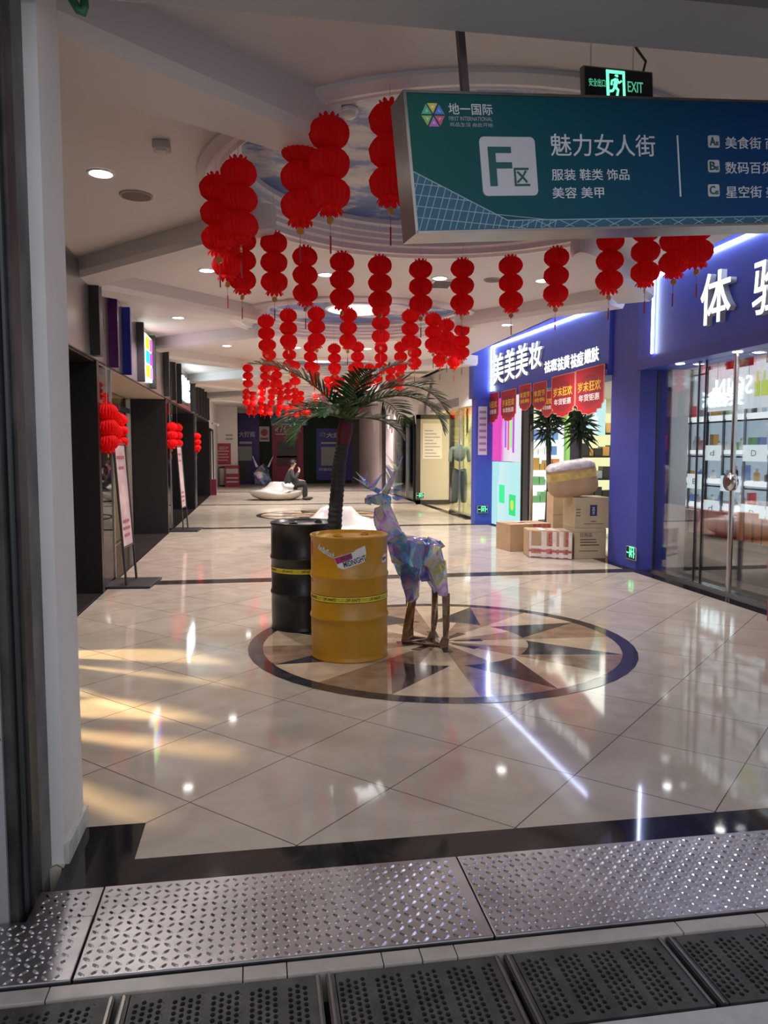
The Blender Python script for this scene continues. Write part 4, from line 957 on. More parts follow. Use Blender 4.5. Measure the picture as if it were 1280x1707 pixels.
# bunches that hang by the left shop doors
for (u, v, y, w_, s) in ((178,672,8.80,'front string of the large bunch at the nearest left shop',1.1), (186,684,9.75,'second string of the large bunch at the nearest left shop',1.1), (199,690,11.2,'back string of the large bunch at the nearest left shop',1.0), (286,704,14.9,'front string of the bunch by the second sign stand',1.0), (295,706,15.6,'back string of the bunch by the second sign stand',1.0), (328,722,20.9,'smallest bunch furthest along the left shops',1.0)):
    p = at_y(u, v, y); place_lantern(p, 'red paper lantern, ' + w_, 'lanterns at the left shop doors', top=ZB-.02 if p.x < X_L else CEIL, scale=s)

# ================================================================== RED SALE BANNERS UNDER THE MAKE-UP SHOP SIGN
M_brd = mat('sale banner red', (.40, .008, .014), .6); M_bedge = mat('banner pink edge', (.75,.30,.28), .5); M_byel = mat('banner yellow', (.85,.55,.04), .5); M_bwht = mat('banner white', (.85,.80,.80), .5); M_bdk = mat('banner dark red', (.25,.01,.02), .5)
def banner(l, t, r, b, x, label, yellow=False):
    A = at_x(l, (t+b)/2, x); B = at_x(r, (t+b)/2, x); top = at_x((l+r)/2, t, x).z; bt = at_x((l+r)/2, b, x).z; y0, y1 = A.y, B.y; W = y0-y1; H = top-bt
    th = thing('sale_banner', label, 'banner', (x, (y0+y1)/2, bt), 'red sale banners')
    Q = lambda s, h, d=0: (x-d, y0 - W*s, bt + H*h)
    out = [(0,1),(1,1),(1,.24),(.93,.20),(.92,.12),(.78,.11),(.74,.04),(.60,.03),(.5,0),(.40,.03),(.26,.04),(.22,.11),(.08,.12),(.07,.20),(0,.24)]
    MB().prism([Q(*p) for p in out], (.006,0,0)).build('sheet', M_bedge, th)
    MB().prism([Q(.5+(p[0]-.5)*.95, .5+(p[1]-.5)*.965, .0) for p in out], (-.002,0,0)).build('print_field', M_brd, th)
    ring = [Q(.5+.40*math.cos(2*PI*k/20), .50+.36*math.sin(2*PI*k/20), .0022) for k in range(20)]
    MB().prism(ring, (-.001,0,0)).build('print_disc', M_bdk, th)
    l1, l2 = ('年货节', '抢购') if yellow else ('岁末狂欢', '年货钜惠')
    lettering(l1, Q(.10, .50, .0034), (0,-1,0), (0,0,1), W*.80, H*.22, M_byel, th, bold=.008, depth=.002); lettering(l2, Q(.14, .30, .0034), (0,-1,0), (0,0,1), W*.72, H*.15, M_byel if yellow else M_bwht, th, bold=.008, depth=.002)
    mb = MB(); mb.tube([Q(.5,1,-.003), (x+.003, (y0+y1)/2, 2.66)], .003, 4); mb.build('hanging_cord', M_bwht, th)
for i, (l,t,r,b,yl,dx,w_) in enumerate([(808,655,831,706,0,0,'leftmost of the row'), (835,650,860,703,0,0,'second from the left'), (865,641,885,685,1,.02,'first of the two small yellow lettered ones'), (888,637,911,684,1,.02,'second of the two small yellow lettered ones'), (903,652,921,696,0,.08,'half hidden behind its larger neighbour'), (919,624,958,696,0,0,'second from the right'), (959,612,1007,692,0,0,'rightmost and largest of the row')]):
    banner(l, t, r, b, XF-.03+dx*.2, 'red scalloped sale banner, ' + w_, bool(yl))

# ================================================================== CARTONS
M_card = mat('brown cardboard', (.42,.28,.16), .75, noise_amt=.10, noise_scale=5); M_card2 = mat('pale cardboard', (.48,.38,.24), .75, noise_amt=.08, noise_scale=4); M_print = mat('carton print', (.10,.075,.05), .8); M_blueprint = mat('dark blue print', (.02,.035,.10), .7); M_tape = mat('clear tape', (.72,.62,.60), .25, noise_amt=.15, noise_scale=9); M_tapered = mat('red tape print', (.42,.12,.11), .3, noise_amt=.5, noise_scale=25)
class Crate:
    def __init__(s, name, label, o, ax, ay, h, m, bevel=.006):
        s.o, s.ax, s.ay, s.h = Vector(o), Vector(ax), Vector(ay), h; s.t = thing(name, label, 'box', tuple(s.o + s.ax*.5 + s.ay*.5), 'cartons by the make-up shop')
        MB().obox(s.o, s.ax, s.ay, (0,0,h)).build('carton', m, s.t, bevel=bevel)
    def F(s, a, z, d=.002): n = Vector((s.ax.y, -s.ax.x, 0)).normalized(); return s.o + s.ax*a + n*d + Vector((0,0,z*s.h))
    def strip(s, a0, z0, a1, z1, m, name='tape', d=.001):
        n = Vector((s.ax.y, -s.ax.x, 0)).normalized(); MB().obox(s.F(a0, z0, d), s.ax*(a1-a0), (0,0,(z1-z0)*s.h), n*.0015).build(name, m, s.t)
    def text(s, tx, a0, z0, a1, z1, m=M_print): lettering(tx, s.F(a0, z0, .0025), s.ax.normalized(), (0,0,1), s.ax.length*(a1-a0), s.h*(z1-z0), m, s.t, depth=.001)
    def top_strip(s, a0, b0, a1, b1, m): MB().obox(s.o + s.ax*a0 + s.ay*b0 + Vector((0,0,s.h+.0005)), s.ax*(a1-a0), s.ay*(b1-b0), (0,0,.0015)).build('tape', m, s.t)
P0, P1 = at_z(880, 929), at_z(954, 933); axB = P1-P0; pB = Vector((-axB.y, axB.x, 0)).normalized()
b = Crate('taped_parcel', 'low parcel wrapped in white and red tape, front left of the carton pile', P0, axB, (.07,.41,0), .40, M_card, .02)
for i, (a0, a1, m_) in enumerate(((.02,.07,M_tape),(.30,.42,M_tape),(.46,.54,M_tapered),(.55,.64,M_tape),(.70,.80,M_tape),(.84,.90,M_tapered),(.91,.985,M_tape))): b.strip(a0, .02, a1, .97, m_)
for z0, z1, m_ in ((.05,.16,M_tape),(.22,.31,M_tapered),(.34,.44,M_tape)): b.strip(.02, z0, .98, z1, m_, d=.003)
for a0, a1 in ((.28,.42),(.55,.66),(.8,.95)): b.top_strip(a0, .02, a1, .98, M_tape)
P0, P1 = at_z(858, 921), at_z(928, 918); axA = P1-P0; pA_ = Vector((-axA.y, axA.x, 0)).normalized()
a = Crate('carton', 'plain brown carton behind the taped parcel, leftmost of the pile', P0 + pA_*.09 - axA*.05, axA*.97, pA_*.5, .42, M_card)
a.top_strip(.0, .35, 1, .60, M_tapered); a.top_strip(.4, .02, .55, .98, M_tape); a.strip(.55, .80, .98, .99, M_tapered)
K0 = at_z(957, 932); ax = at_z(1011, 931) - K0; ax = ax*.97; pv = (at_z(938, 919) - K0); pv = Vector((-ax.y, ax.x, 0)).normalized()*.48
c = Crate('carton', 'pale brown carton with printed lines at floor level, below the logo carton', K0, ax, pv, .435, M_card2)
c.text('日用品', .18, .72, .55, .86); [c.strip(.18, .62-.09*i, .18+w2, .655-.09*i, M_print, 'print_line') for i, w2 in enumerate((.50,.52,.60))]; c.strip(.15, .25, .75, .27, M_print, 'print_line'); c.strip(.0, .88, 1, .885, M_print, 'seam')
d = Crate('carton', 'pale brown carton with a dark blue logo square, middle of the right stack', K0 + Vector((.01,.03,.436)) - ax*.0, ax*1.13, pv, .44, M_card2)
d.strip(.42, .40, .62, .76, M_blueprint, 'logo_square'); d.text('古', .48, .56, .56, .70, M_bwht); d.text('方', .48, .45, .56, .55, M_bwht); d.text('本草堂', .44, .20, .60, .25); d.strip(.25, .14, .80, .155, M_print, 'print_line')
for i in range(3): d.strip(.03, .60-.1*i, .16, .63-.1*i, M_print, 'print_line')
P0 = at_z(921, 903); e_ = Crate('carton', 'tall narrow brown carton left of the logo carton, under the wrapped bundle', P0, (.27,-.02,0), (.02,.36,0), .83, M_card)
e_.strip(.0, .55, 1, .556, M_print, 'seam')
# bulging bundle in tape and film on top
bc = at_y(953, 797, 10.55); t = thing('wrapped_bundle', 'bulging taped bundle with yellow tape and clear film, top of the carton pile', 'parcel', (bc.x, bc.y, .88), 'cartons by the make-up shop')
def bundle(sx_, sy_, sz_, z0=-1, z1=1, grow=0.0, e=.42, nu=40, nv=24):
    rot = Matrix.Rotation(math.radians(-9), 4, 'Y') @ Matrix.Rotation(math.radians(-14), 4, 'Z'); mb = MB(); mb.smooth = True; pr = []; sp = lambda c, e: math.copysign(abs(c)**e, c)
    for j in range(nv+1):
        ph = -PI/2 + PI*j/nv
        if not (z0 <= sp(math.sin(ph), e) <= z1): continue
        row = []
        for k in range(nu):
            th = 2*PI*k/nu; q = Vector((sx_*sp(math.cos(ph), e)*sp(math.cos(th), e), sy_*sp(math.cos(ph), e)*sp(math.sin(th), e), sz_*sp(math.sin(ph), e)))
            q *= 1 + grow + .035*noise.noise(q*5); row.append(bc + (rot @ q))
        pr.append(row)
    vs = [p for r in pr for p in r]; fs = [(i*nu+k, i*nu+(k+1) % nu, (i+1)*nu+(k+1) % nu, (i+1)*nu+k) for i in range(len(pr)-1) for k in range(nu)]
    mb.add(vs, fs); return mb
bundle(.345, .24, .255).build('bundle', M_card, t); bundle(.345, .24, .255, -.25, .55, .010).build('yellow_tape', mat('yellow tape', (.60,.42,.12), .22, noise_amt=.35, noise_scale=7), t); bundle(.345, .24, .255, .45, 1, .018).build('clear_film', mat('white film', (.60,.55,.56), .2, noise_amt=.3, noise_scale=12), t)

# ================================================================== EMERGENCY ARROW LIGHTS
def arrow_light(px, py, plane, label, w_=.20, h_=.13, axis='x', val=4.8):
    p = at_x(px, py, val) if axis == 'x' else at_y(px, py, val)
    t = thing('emergency_exit_light', label, 'exit sign', (p.x, p.y, p.z - h_/2))
    if axis == 'x': e1, n1 = Vector((0,-1,0)), Vector((-1,0,0))
    else: e1, n1 = Vector((1,0,0)), Vector((0,-1,0))
    o = p - e1*w_/2 - Vector((0,0,h_/2)); Q = lambda a, b, c=0.0: o + e1*a + Vector((0,0,b)) + n1*c
    MB().obox(o, e1*w_, (0,0,h_), n1*.015).build('housing', mat('pale housing', (.5,.52,.5), .4), t)
    MB().obox(Q(.006,.006,.0151), e1*(w_-.012), (0,0,h_-.012), n1*.001).build('panel', MATS['exit sign panel'], t)
    s = h_/.13; runner(lambda x, y, z=0.0: Q(w_*.36+x*.75*s, .02*s+y*.75*s, .0162+z), M_green, M_green, t, s)
    MB().prism([Q(.165*s,.055*s,.0163), Q(.185*s,.065*s,.0163), Q(.165*s,.085*s,.0163)], n1*.001).build('arrow', M_green, t)
    MB().obox(Q(.012*s,.06*s,.0163), e1*(.045*s), (0,0,.012*s), n1*.001).build('arrow_bar', M_green, t)
arrow_light(1053, 922, None, 'green lit emergency exit light low on the near blue column', .26, .17, 'x', 4.79)
arrow_light(804, 849, None, 'small green emergency exit light low on the far blue column', .22, .15, 'y', 15.49)
arrow_light(700, 826, None, 'tiny green emergency exit light beside the black framed door', .22, .15, 'y', 21.27)
# ================================================================== OIL DRUMS
def drum(cx, cy, r, H, col, name, label, z_tape):
    m = mat(name + ' paint', col, .30, noise_amt=.06, noise_scale=3, spec=.5)
    t = thing('oil_drum', label, 'drum', (cx, cy, 0))
    prof = [(.001,.012),(r-.012,.012),(r-.006,0),(r+.004,.004),(r+.006,.014),(r,.024)]
    for zr in (H*.345, H*.675):
        prof += [(r, zr-.024),(r+.007, zr-.012),(r+.010, zr),(r+.007, zr+.012),(r, zr+.024)]
    for k in range(5): z = H*.06 + k*H*.045; prof.insert(6 + 2*k, (r, z)); prof.insert(7 + 2*k, (r+.0022, z + H*.022))
    prof += [(r, H-.026),(r+.006,H-.018),(r+.007,H-.004),(r+.002,H),(r-.006,H-.002),(r-.010,H-.022),(r-.03,H-.024),(.001,H-.021)]
    mb = MB(); mb.smooth = True; mb.lathe(prof, 72, (cx, cy, 0)); mb.build('barrel', m, t)
    for (dx, dy, rr) in ((-.35*r, -.45*r, .035), (.45*r, .35*r, .022)):
        mb = MB(); mb.lathe([(rr+.012,H-.021),(rr+.010,H-.010),(rr,H-.008),(rr,H+.002),(rr*.6,H+.004),(rr*.55,H-.002),(.001,H-.003)], 20, (cx+dx, cy+dy, 0)); mb.build('bung_cap', m, t)
    c = Vector((-cx, -cy, 0)).normalized(); s = Vector((-c.y, c.x, 0))
    if s.x < 0: s = -s
    def wrap(phi, z, d=0.0): a = phi; return Vector((cx, cy, z)) + (c*math.cos(a) + s*math.sin(a))*(r + d)
    # yellow printed tape round the middle
    mb = MB(); n = 72; hh = .042
    mb.lathe([(r+.0012, z_tape-hh/2), (r+.002, z_tape-hh/2), (r+.002, z_tape+hh/2), (r+.0012, z_tape+hh/2)], n, (cx, cy, 0)); tp = mb.build('printed_tape', mat('tape yellow', (.74,.60,.03), .35), t)
    ink = mat('tape ink', (.012,.012,.010), .5)
    mb = MB()
    for z in (z_tape-hh/2-.003, z_tape+hh/2-.001): mb.lathe([(r+.0021, z), (r+.0021, z+.004)], n, (cx, cy, 0))
    mb.build('tape_border', ink, tp)
    for k in range(-2, 2):
        f0 = .62*k - .10
        lettering('OFF-WHITE', (0,0,0), (1,0,0), (0,0,1), .265*r*1.0+.035, .024, ink, tp, bold=.025, depth=.0006, shear=.25, wrap=lambda a, b, d, f0=f0: wrap(f0 + a/r, z_tape-.012+b, .0022+d)) if abs(f0) < 1.4 else None
        f1 = f0 + .40
        for z_ in (.003, -.010):
            lettering('THE WALL IS DRAWN' if z_ > 0 else 'FOR LIVING SPACE', (0,0,0), (1,0,0), (0,0,1), .055, .006, ink, tp, depth=.0004, wrap=lambda a, b, d, f1=f1, z_=z_: wrap(f1 + a/r, z_tape+z_+b, .0022+d)) if abs(f1) < 1.4 else None
    return t, wrap, r
yd, ywrap, yr = drum(.655, 5.735, .288, .925, (.50, .235, .010), 'yellow drum', 'mustard yellow steel oil drum with stickers, in front of the palm', .468)
bd, bwrap, br = drum(.375, 6.735, .290, .930, (.010, .010, .012), 'black drum', 'glossy black steel oil drum behind the yellow drum', .525)
def sticker(poly_or_text, phi0, z0, w_, h_, m, tilt, parent, wrap, r, bold=0, name='sticker', lift=.0022, shear=0):
    ca, sa = math.cos(tilt), math.sin(tilt)
    return lettering(poly_or_text, (0,0,0), (1,0,0), (0,0,1), w_, h_, m, parent, bold=bold, depth=.0006, shear=shear, name=name, wrap=lambda a, b, d: wrap(phi0 + (a*ca - b*sa)/r, z0 + a*sa + b*ca, lift + d))
def sticker_patch(phi0, z0, pts, m, tilt, parent, wrap, r, lift=.0016, name='sticker_backing'):
    ca, sa = math.cos(tilt), math.sin(tilt); n_ = 10; mb = MB(); N = len(pts); cx = sum(p[0] for p in pts)/N; cy = sum(p[1] for p in pts)/N
    P = lambda x, y, l: wrap(phi0 + (x*ca - y*sa)/r, z0 + x*sa + y*ca, l)
    # fan of thin strips so that it follows the barrel
    ring = []
    for i in range(N):
        x0, y0 = pts[i]; x1, y1 = pts[(i+1) % N]
        for k in range(12): ring.append((x0+(x1-x0)*k/12, y0+(y1-y0)*k/12))
    R = len(ring); vs = [P(cx, cy, lift)]; fs = []
    for q in range(1, 9): vs += [P(cx+(x-cx)*q/8, cy+(y-cy)*q/8, lift) for x, y in ring]
    for k in range(R):
        fs.append((0, 1+k, 1+(k+1) % R))
        for q in range(7): fs.append((1+q*R+k, 1+(q+1)*R+k, 1+(q+1)*R+(k+1) % R, 1+q*R+(k+1) % R))
    mb.add(vs, fs); return mb.build(name, m, parent)
M_stw = mat('sticker white', (.72,.70,.70), .4); M_stb = mat('sticker black', (.02,.02,.025), .4); M_stm = mat('sticker magenta', (.35,.02,.16), .4)
zof = lambda v: at_y(585, v, 5.46).z
sticker('hellaflush', -.90, zof(917), .155, .045, M_stb, -.42, yd, ywrap, yr, bold=.03, shear=.25, lift=.0040, name='sticker'); sticker('hellaflush', -.90, zof(917), .155, .045, M_stw, -.42, yd, ywrap, yr, bold=.015, shear=.25, lift=.0052, name='sticker_lettering')
o = sticker_patch(-.12, zof(946), [(-.045,.015),(-.01,-.010),(.155,-.006),(.185,.055),(.19,.105),(.12,.10),(.10,.09),(-.055,.09)], M_stw, .30, yd, ywrap, yr, name='sticker')
sticker_patch(-.12, zof(946), [(-.045,.038),(.075,.045),(.080,.088),(-.05,.085)], M_stm, .30, o, ywrap, yr, .0026, 'sticker_panel')
sticker('MIDNIGHT', -.12, zof(946), .170, .042, M_stb, .30, o, ywrap, yr, bold=.02, lift=.0030, name='sticker_lettering')
sticker('ROLLING', -.20, zof(934), .085, .024, M_stb, .30, o, ywrap, yr, bold=.02, lift=.0034, name='sticker_lettering')
o = sticker_patch(.98, zof(940), [(-.0,-.01),(.07,-.015),(.085,.03),(.07,.05),(.03,.045),(0,.03)], M_stw, .10, yd, ywrap, yr, name='sticker'); sticker('hype', .99, zof(940), .065, .035, M_stb, .10, o, ywrap, yr, bold=.03, lift=.0024, shear=.3, name='sticker_lettering')
sticker_patch(-1.32, zof(930), [(-.03,0),(.03,0),(.03,.10),(-.03,.10)], mat('sticker red', (.45,.10,.06), .4), 0, yd, ywrap, yr, name='sticker'); sticker_patch(-1.28, zof(976), [(-.03,0),(.03,0),(.03,.035),(-.03,.035)], mat('sticker red', (.45,.10,.06), .4), 0, yd, ywrap, yr, name='sticker')

# ================================================================== ARTIFICIAL PALM
M_leaf = mat('palm leaf green', (.028,.075,.018), .38, noise_amt=.35, noise_scale=6); M_leaf2 = mat('palm rachis', (.10,.13,.03), .5); M_trunk = mat('palm trunk', (.022,.020,.019), .7, noise_amt=.4, noise_scale=14); M_trred = mat('maroon wrap', (.10,.006,.014), .7)
PB = Vector((.62, 6.27, 0))
palm = thing('artificial_palm', 'artificial palm tree with a slim dark trunk rising behind the yellow drum', 'palm tree', tuple(PB))
ctop = Vector((.70, 6.27, 1.80))
axis = [PB + Vector((-.03,0,0)), PB + Vector((-.035,0,.5)), PB + Vector((-.02,0,1.0)), PB + Vector((.02,0,1.45)), ctop]
def axis_at(t):
    k = min(3, int(t*4)); f = t*4-k; return axis[k].lerp(axis[k+1], f)
mb = MB(); pts = []; rd = []
for i in range(89):
    t_ = i/88; pts.append(axis_at(t_)); rd.append((.064 - .014*t_)*(1.07 if i % 2 else .97))
mb.tube(pts, rd, 14); mb.build('trunk', M_trunk, palm)
mb = MB(); pts = [axis_at(.84 + .16*i/8) for i in range(9)]; mb.tube(pts, [.052,.055,.058,.060,.062,.062,.060,.055,.045], 12); mb.build('trunk_wrap', M_trred, palm)
lrng = random.Random(11)
def frond(yaw, elev, L, droop, leaf_l, n0=26, m=M_leaf, base=None, twist=0.0):
    n = n0 + 2; leaf_l *= 1.18; d = Vector((math.cos(yaw), math.sin(yaw), 0)); side = Vector((-d.y, d.x, 0)); P = []; p = Vector(base or ctop); a = elev; st = L/24
    for i in range(25): P.append(p.copy()); p = p + (d*math.cos(a) + Vector((0,0,1))*math.sin(a))*st; a -= droop/24*(0.5 + i/24)
    mb = MB(); mb.tube(P, [.011*(1-.8*i/24) for i in range(25)], 6); o = mb.build('frond', M_leaf2, palm)
    mb = MB()
    for i in range(n):
        t = .13 + .86*i/(n-1); k = min(23, int(t*24)); q = P[k].lerp(P[k+1], t*24-k); tg = (P[k+1]-P[k]).normalized(); up = side.cross(tg).normalized()
        if up.z < 0: up = -up
        ll = leaf_l*(math.sin(PI*min(1, .18 + .80*t))**.6)*(1 - .25*t)
        for s in (-1, 1):
            fw = .38 + .70*t + lrng.uniform(-.12,.12); dr = (side*s + tg*fw + up*(.38 + lrng.uniform(-.15,.12))).normalized(); wv = tg.cross(dr).cross(dr).normalized()
            w_ = .0125*(1.1 - .3*t); sag = Vector((0,0,-1))*ll*lrng.uniform(.10,.30); A = q; B = q + dr*ll*.4 + sag*.12; C_ = q + dr*ll*.75 + sag*.5; D = q + dr*ll + sag
            mb.add([A - wv*w_*.4, A + wv*w_*.4, B + wv*w_, C_ + wv*w_*.75, D, C_ - wv*w_*.75, B - wv*w_], [(0,1,2,6), (6,2,3,5), (5,3,4)])
    mb.build('leaflets', m, o, fix=False); return o
R_ = math.radians
frond(R_(183), R_(52), .92, R_(60), .26, 26); frond(R_(168), R_(30), .62, R_(95), .26, 22); frond(R_(205), R_(20), .60, R_(110), .24, 22)
frond(R_(2), R_(52), 1.02, R_(125), .30, 30); frond(R_(-18), R_(42), .98, R_(130), .28, 30); frond(R_(20), R_(66), .80, R_(70), .24, 24); frond(R_(-8), R_(10), .52, R_(75), .20, 20)
frond(R_(65), R_(55), .7, R_(95), .24, 20); frond(R_(110), R_(45), .7, R_(95), .24, 20); frond(R_(-65), R_(72), .55, R_(70), .22, 20); frond(R_(-120), R_(38), .50, R_(95), .22, 18); frond(R_(40), R_(40), .85, R_(110), .26, 24)
# green moss and leaves at its foot
mb = MB(); frng = random.Random(5)
for i in range(620):
    z = frng.uniform(.01, .60)**1.0; rr = .165*(1 - .45*z/.6)*frng.uniform(.55,1.0); a = frng.uniform(0, 2*PI); c0 = Vector((PB.x-.045 + rr*math.cos(a), PB.y + rr*math.sin(a)*.9, z)); dr = Vector((math.cos(a + frng.uniform(-.8,.8)), math.sin(a+frng.uniform(-.8,.8)), frng.uniform(-.3,.9))).normalized(); sd = dr.cross(Vector((0,0,1))).normalized()*.011; l = frng.uniform(.03,.06)
    mb.add([c0-sd*.4, c0+dr*l*.5-sd, c0+dr*l, c0+dr*l*.5+sd, c0+sd*.4], [(0,1,2,3,4)])
mb.build('base_foliage', mat('base foliage green', (.016,.060,.020), .6), palm, fix=False)
mb = MB(); mb.lathe([(.001,0),(.13,0),(.14,.04),(.06,.10),(.001,.10)], 20, (PB.x-.03, PB.y, 0)); mb.build('base_plate', M_dark, palm)

# ================================================================== IRIDESCENT FILM DEER
def film_mat(name='iridescent film', seed=0.0, clear=.28, grey=0.0):
    m = bpy.data.materials.new(name); m.use_nodes = True; nt = m.node_tree; nt.nodes.clear(); L = nt.links.new
    g = nt.nodes.new('ShaderNodeNewGeometry'); tc = nt.nodes.new('ShaderNodeTexCoord'); sc = nt.nodes.new('ShaderNodeVectorMath'); sc.operation = 'SCALE'; sc.inputs['Scale'].default_value = 2.4; L(tc.outputs['Object'], sc.inputs[0])
    ad = nt.nodes.new('ShaderNodeVectorMath'); ad.operation = 'MULTIPLY_ADD'; ad.inputs[1].default_value = (1.3,1.3,1.3); L(g.outputs['True Normal'], ad.inputs[0]); L(sc.outputs[0], ad.inputs[2])
    n = nt.nodes.new('ShaderNodeTexNoise'); n.inputs['Scale'].default_value = 1.3; n.inputs['Detail'].default_value = 1; n.inputs['Distortion'].default_value = .4; L(ad.outputs[0], n.inputs['Vector'])
    lw = nt.nodes.new('ShaderNodeLayerWeight'); lw.inputs['Blend'].default_value = .5
    a = nt.nodes.new('ShaderNodeMath'); a.operation = 'MULTIPLY_ADD'; a.inputs[1].default_value = .45; L(lw.outputs['Facing'], a.inputs[0]); L(n.outputs['Fac'], a.inputs[2])
    r = nt.nodes.new('ShaderNodeValToRGB'); e = r.color_ramp.elements
    stops = [(.0,(.86,.84,.92)),(.10,(.62,.52,.90)),(.20,(.42,.24,.82)),(.30,(.20,.34,.93)),(.40,(.10,.58,.92)),(.50,(.50,.92,.86)),(.60,(.92,.91,.95)),(.70,(.64,.26,.80)),(.78,(.88,.86,.90)),(.86,(.82,.86,.22)),(.95,(.85,.84,.96))]
    if grey: stops = [(p, tuple(x*(1-grey)+.5*grey for x in c)) for p, c in stops]
    while len(e) < len(stops): e.new(.5)
    for i, (p, c) in enumerate(stops): e[i].position = p; e[i].color = (*c, 1)
    mu = nt.nodes.new('ShaderNodeMath'); mu.operation = 'MULTIPLY_ADD'; mu.inputs[1].default_value = 2.3; mu.inputs[2].default_value = .15; L(a.outputs[0], mu.inputs[0])
    fr_ = nt.nodes.new('ShaderNodeMath'); fr_.operation = 'PINGPONG'; fr_.inputs[1].default_value = 1.0; L(mu.outputs[0], fr_.inputs[0]); L(fr_.outputs[0], r.inputs[0])
    n2 = nt.nodes.new('ShaderNodeTexNoise'); n2.inputs['Scale'].default_value = 26; n2.inputs['Detail'].default_value = 3; L(tc.outputs['Object'], n2.inputs['Vector'])
    bp = nt.nodes.new('ShaderNodeBump'); bp.inputs['Strength'].default_value = .35; bp.inputs['Distance'].default_value = .02; L(n2.outputs['Fac'], bp.inputs['Height'])
    gl = nt.nodes.new('ShaderNodeBsdfGlossy'); gl.inputs['Roughness'].default_value = .12; L(r.outputs[0], gl.inputs['Color']); L(bp.outputs[0], gl.inputs['Normal'])
    df = nt.nodes.new('ShaderNodeBsdfTranslucent'); L(r.outputs[0], df.inputs['Color'])
    dd = nt.nodes.new('ShaderNodeBsdfDiffuse'); L(r.outputs[0], dd.inputs['Color'])
    m0 = nt.nodes.new('ShaderNodeMixShader'); m0.inputs[0].default_value = .5; L(df.outputs[0], m0.inputs[1]); L(dd.outputs[0], m0.inputs[2])
    m1 = nt.nodes.new('ShaderNodeMixShader'); m1.inputs[0].default_value = .62; L(m0.outputs[0], m1.inputs[1]); L(gl.outputs[0], m1.inputs[2])
    tr = nt.nodes.new('ShaderNodeBsdfTransparent'); m2 = nt.nodes.new('ShaderNodeMixShader'); m2.inputs[0].default_value = clear
    mixc = nt.nodes.new('ShaderNodeMix'); mixc.data_type = 'RGBA'; mixc.inputs['Factor'].default_value = .35; mixc.inputs['A'].default_value = (1,1,1,1); L(r.outputs[0], mixc.inputs['B']); L(mixc.outputs['Result'], tr.inputs[0])
    o = nt.nodes.new('ShaderNodeOutputMaterial'); L(m1.outputs[0], m2.inputs[1]); L(tr.outputs[0], m2.inputs[2]); L(m2.outputs[0], o.inputs[0]); return m
M_film = film_mat(); M_filmclear = film_mat('clear iridescent film', 2, .55); M_foil = mat('bronze foil', (.34,.25,.20), .18, metal=.9, noise_amt=.4, noise_scale=9, bump=.5)
DO = Vector((1.27, 5.97, 0)); De = Vector((.84, -.54, 0)).normalized(); Dn = Vector((.54, .84, 0)).normalized()
deer = thing('deer_sculpture', 'faceted iridescent film deer with spiky antlers standing beside the yellow drum', 'sculpture', tuple(DO))
def D(u, v, t=0.0): return DO + De*((u-700)*.0051 - t*.43) + Dn*t + Vector((0,0,(1072-v)*.00472 - t*.03))
hrng = random.Random(21)
def hull(name, pts, m, parent, jitter=.006, crumple=0):
    bm = bmesh.new(); off = Vector(parent['_w']) if parent.get('_w') else Vector((0,0,0)); w0 = parent
    while w0 is not None and not w0.get('_w'): w0 = w0.parent
    off = Vector(w0['_w'])
    for p in pts: bm.verts.new(Vector(p) - off + Vector((hrng.uniform(-1,1), hrng.uniform(-1,1), hrng.uniform(-1,1)))*jitter)
    r = bmesh.ops.convex_hull(bm, input=bm.verts); bmesh.ops.delete(bm, geom=[g for g in r['geom_interior'] if isinstance(g, bmesh.types.BMVert)], context='VERTS')
    if crumple:
        bmesh.ops.subdivide_edges(bm, edges=bm.edges[:], cuts=1, use_grid_fill=True)
        bmesh.ops.triangulate(bm, faces=bm.faces)
        for v in bm.verts: v.co += Vector((hrng.uniform(-1,1), hrng.uniform(-1,1), hrng.uniform(-1,1)))*crumple
    bmesh.ops.recalc_face_normals(bm, faces=bm.faces); me = bpy.data.meshes.new(name); bm.to_mesh(me); bm.free(); me.materials.append(m); o = bpy.data.objects.new(name, me); C.objects.link(o); o.parent = parent; return o
def both(lst, t): return [D(u, v, s*t) for u, v in lst for s in (-1, 1)]
hull('torso', both([(650,908),(650,938),(668,898),(700,900),(712,905),(706,945),(690,958),(665,964)], .11) + both([(656,900),(670,888),(700,892),(712,893),(668,968),(698,962)], .05), M_film, deer, .008, .010)
hull('rump', both([(704,900),(727,903),(735,930),(737,955),(712,958),(703,935)], .115) + both([(708,891),(727,896),(736,940),(700,965)], .045), M_film, deer, .008, .010)
hull('chest', both([(640,900),(648,935),(668,886),(680,905),(675,940)], .085), M_film, deer, .006, .008)
hull('neck', both([(620,845),(643,835),(668,886),(622,878),(640,908)], .055) + both([(617,858),(618,874),(630,838),(666,885)], .025), M_film, deer, .006, .007)
hull('head', both([(622,838),(624,824),(634,816),(647,824),(645,840)], .045) + [D(607,834),D(606,826)], M_film, deer, .004, .004)
hull('muzzle', both([(612,826),(600,827),(601,836),(612,838)], .022), M_film, deer, .003)
for s, (a, b_, c_) in ((-1, ((648,826),(668,819),(656,829))), (1, ((622,824),(604,822),(612,830)))): hull('ear', [D(*a, s*.04), D(*b_, s*.13), D(*c_, s*.09), D(a[0], a[1]-4, s*.06), D(b_[0]-3*s, b_[1]+5, s*.11)], M_filmclear, deer, .003)
def spike(p, q, r): r *= 1.45; d_ = (q-p).normalized(); x = d_.orthogonal().normalized(); y = d_.cross(x); return [p + x*r, p + y*r, p - x*r, p - y*r, q + x*.002, q - x*.002]
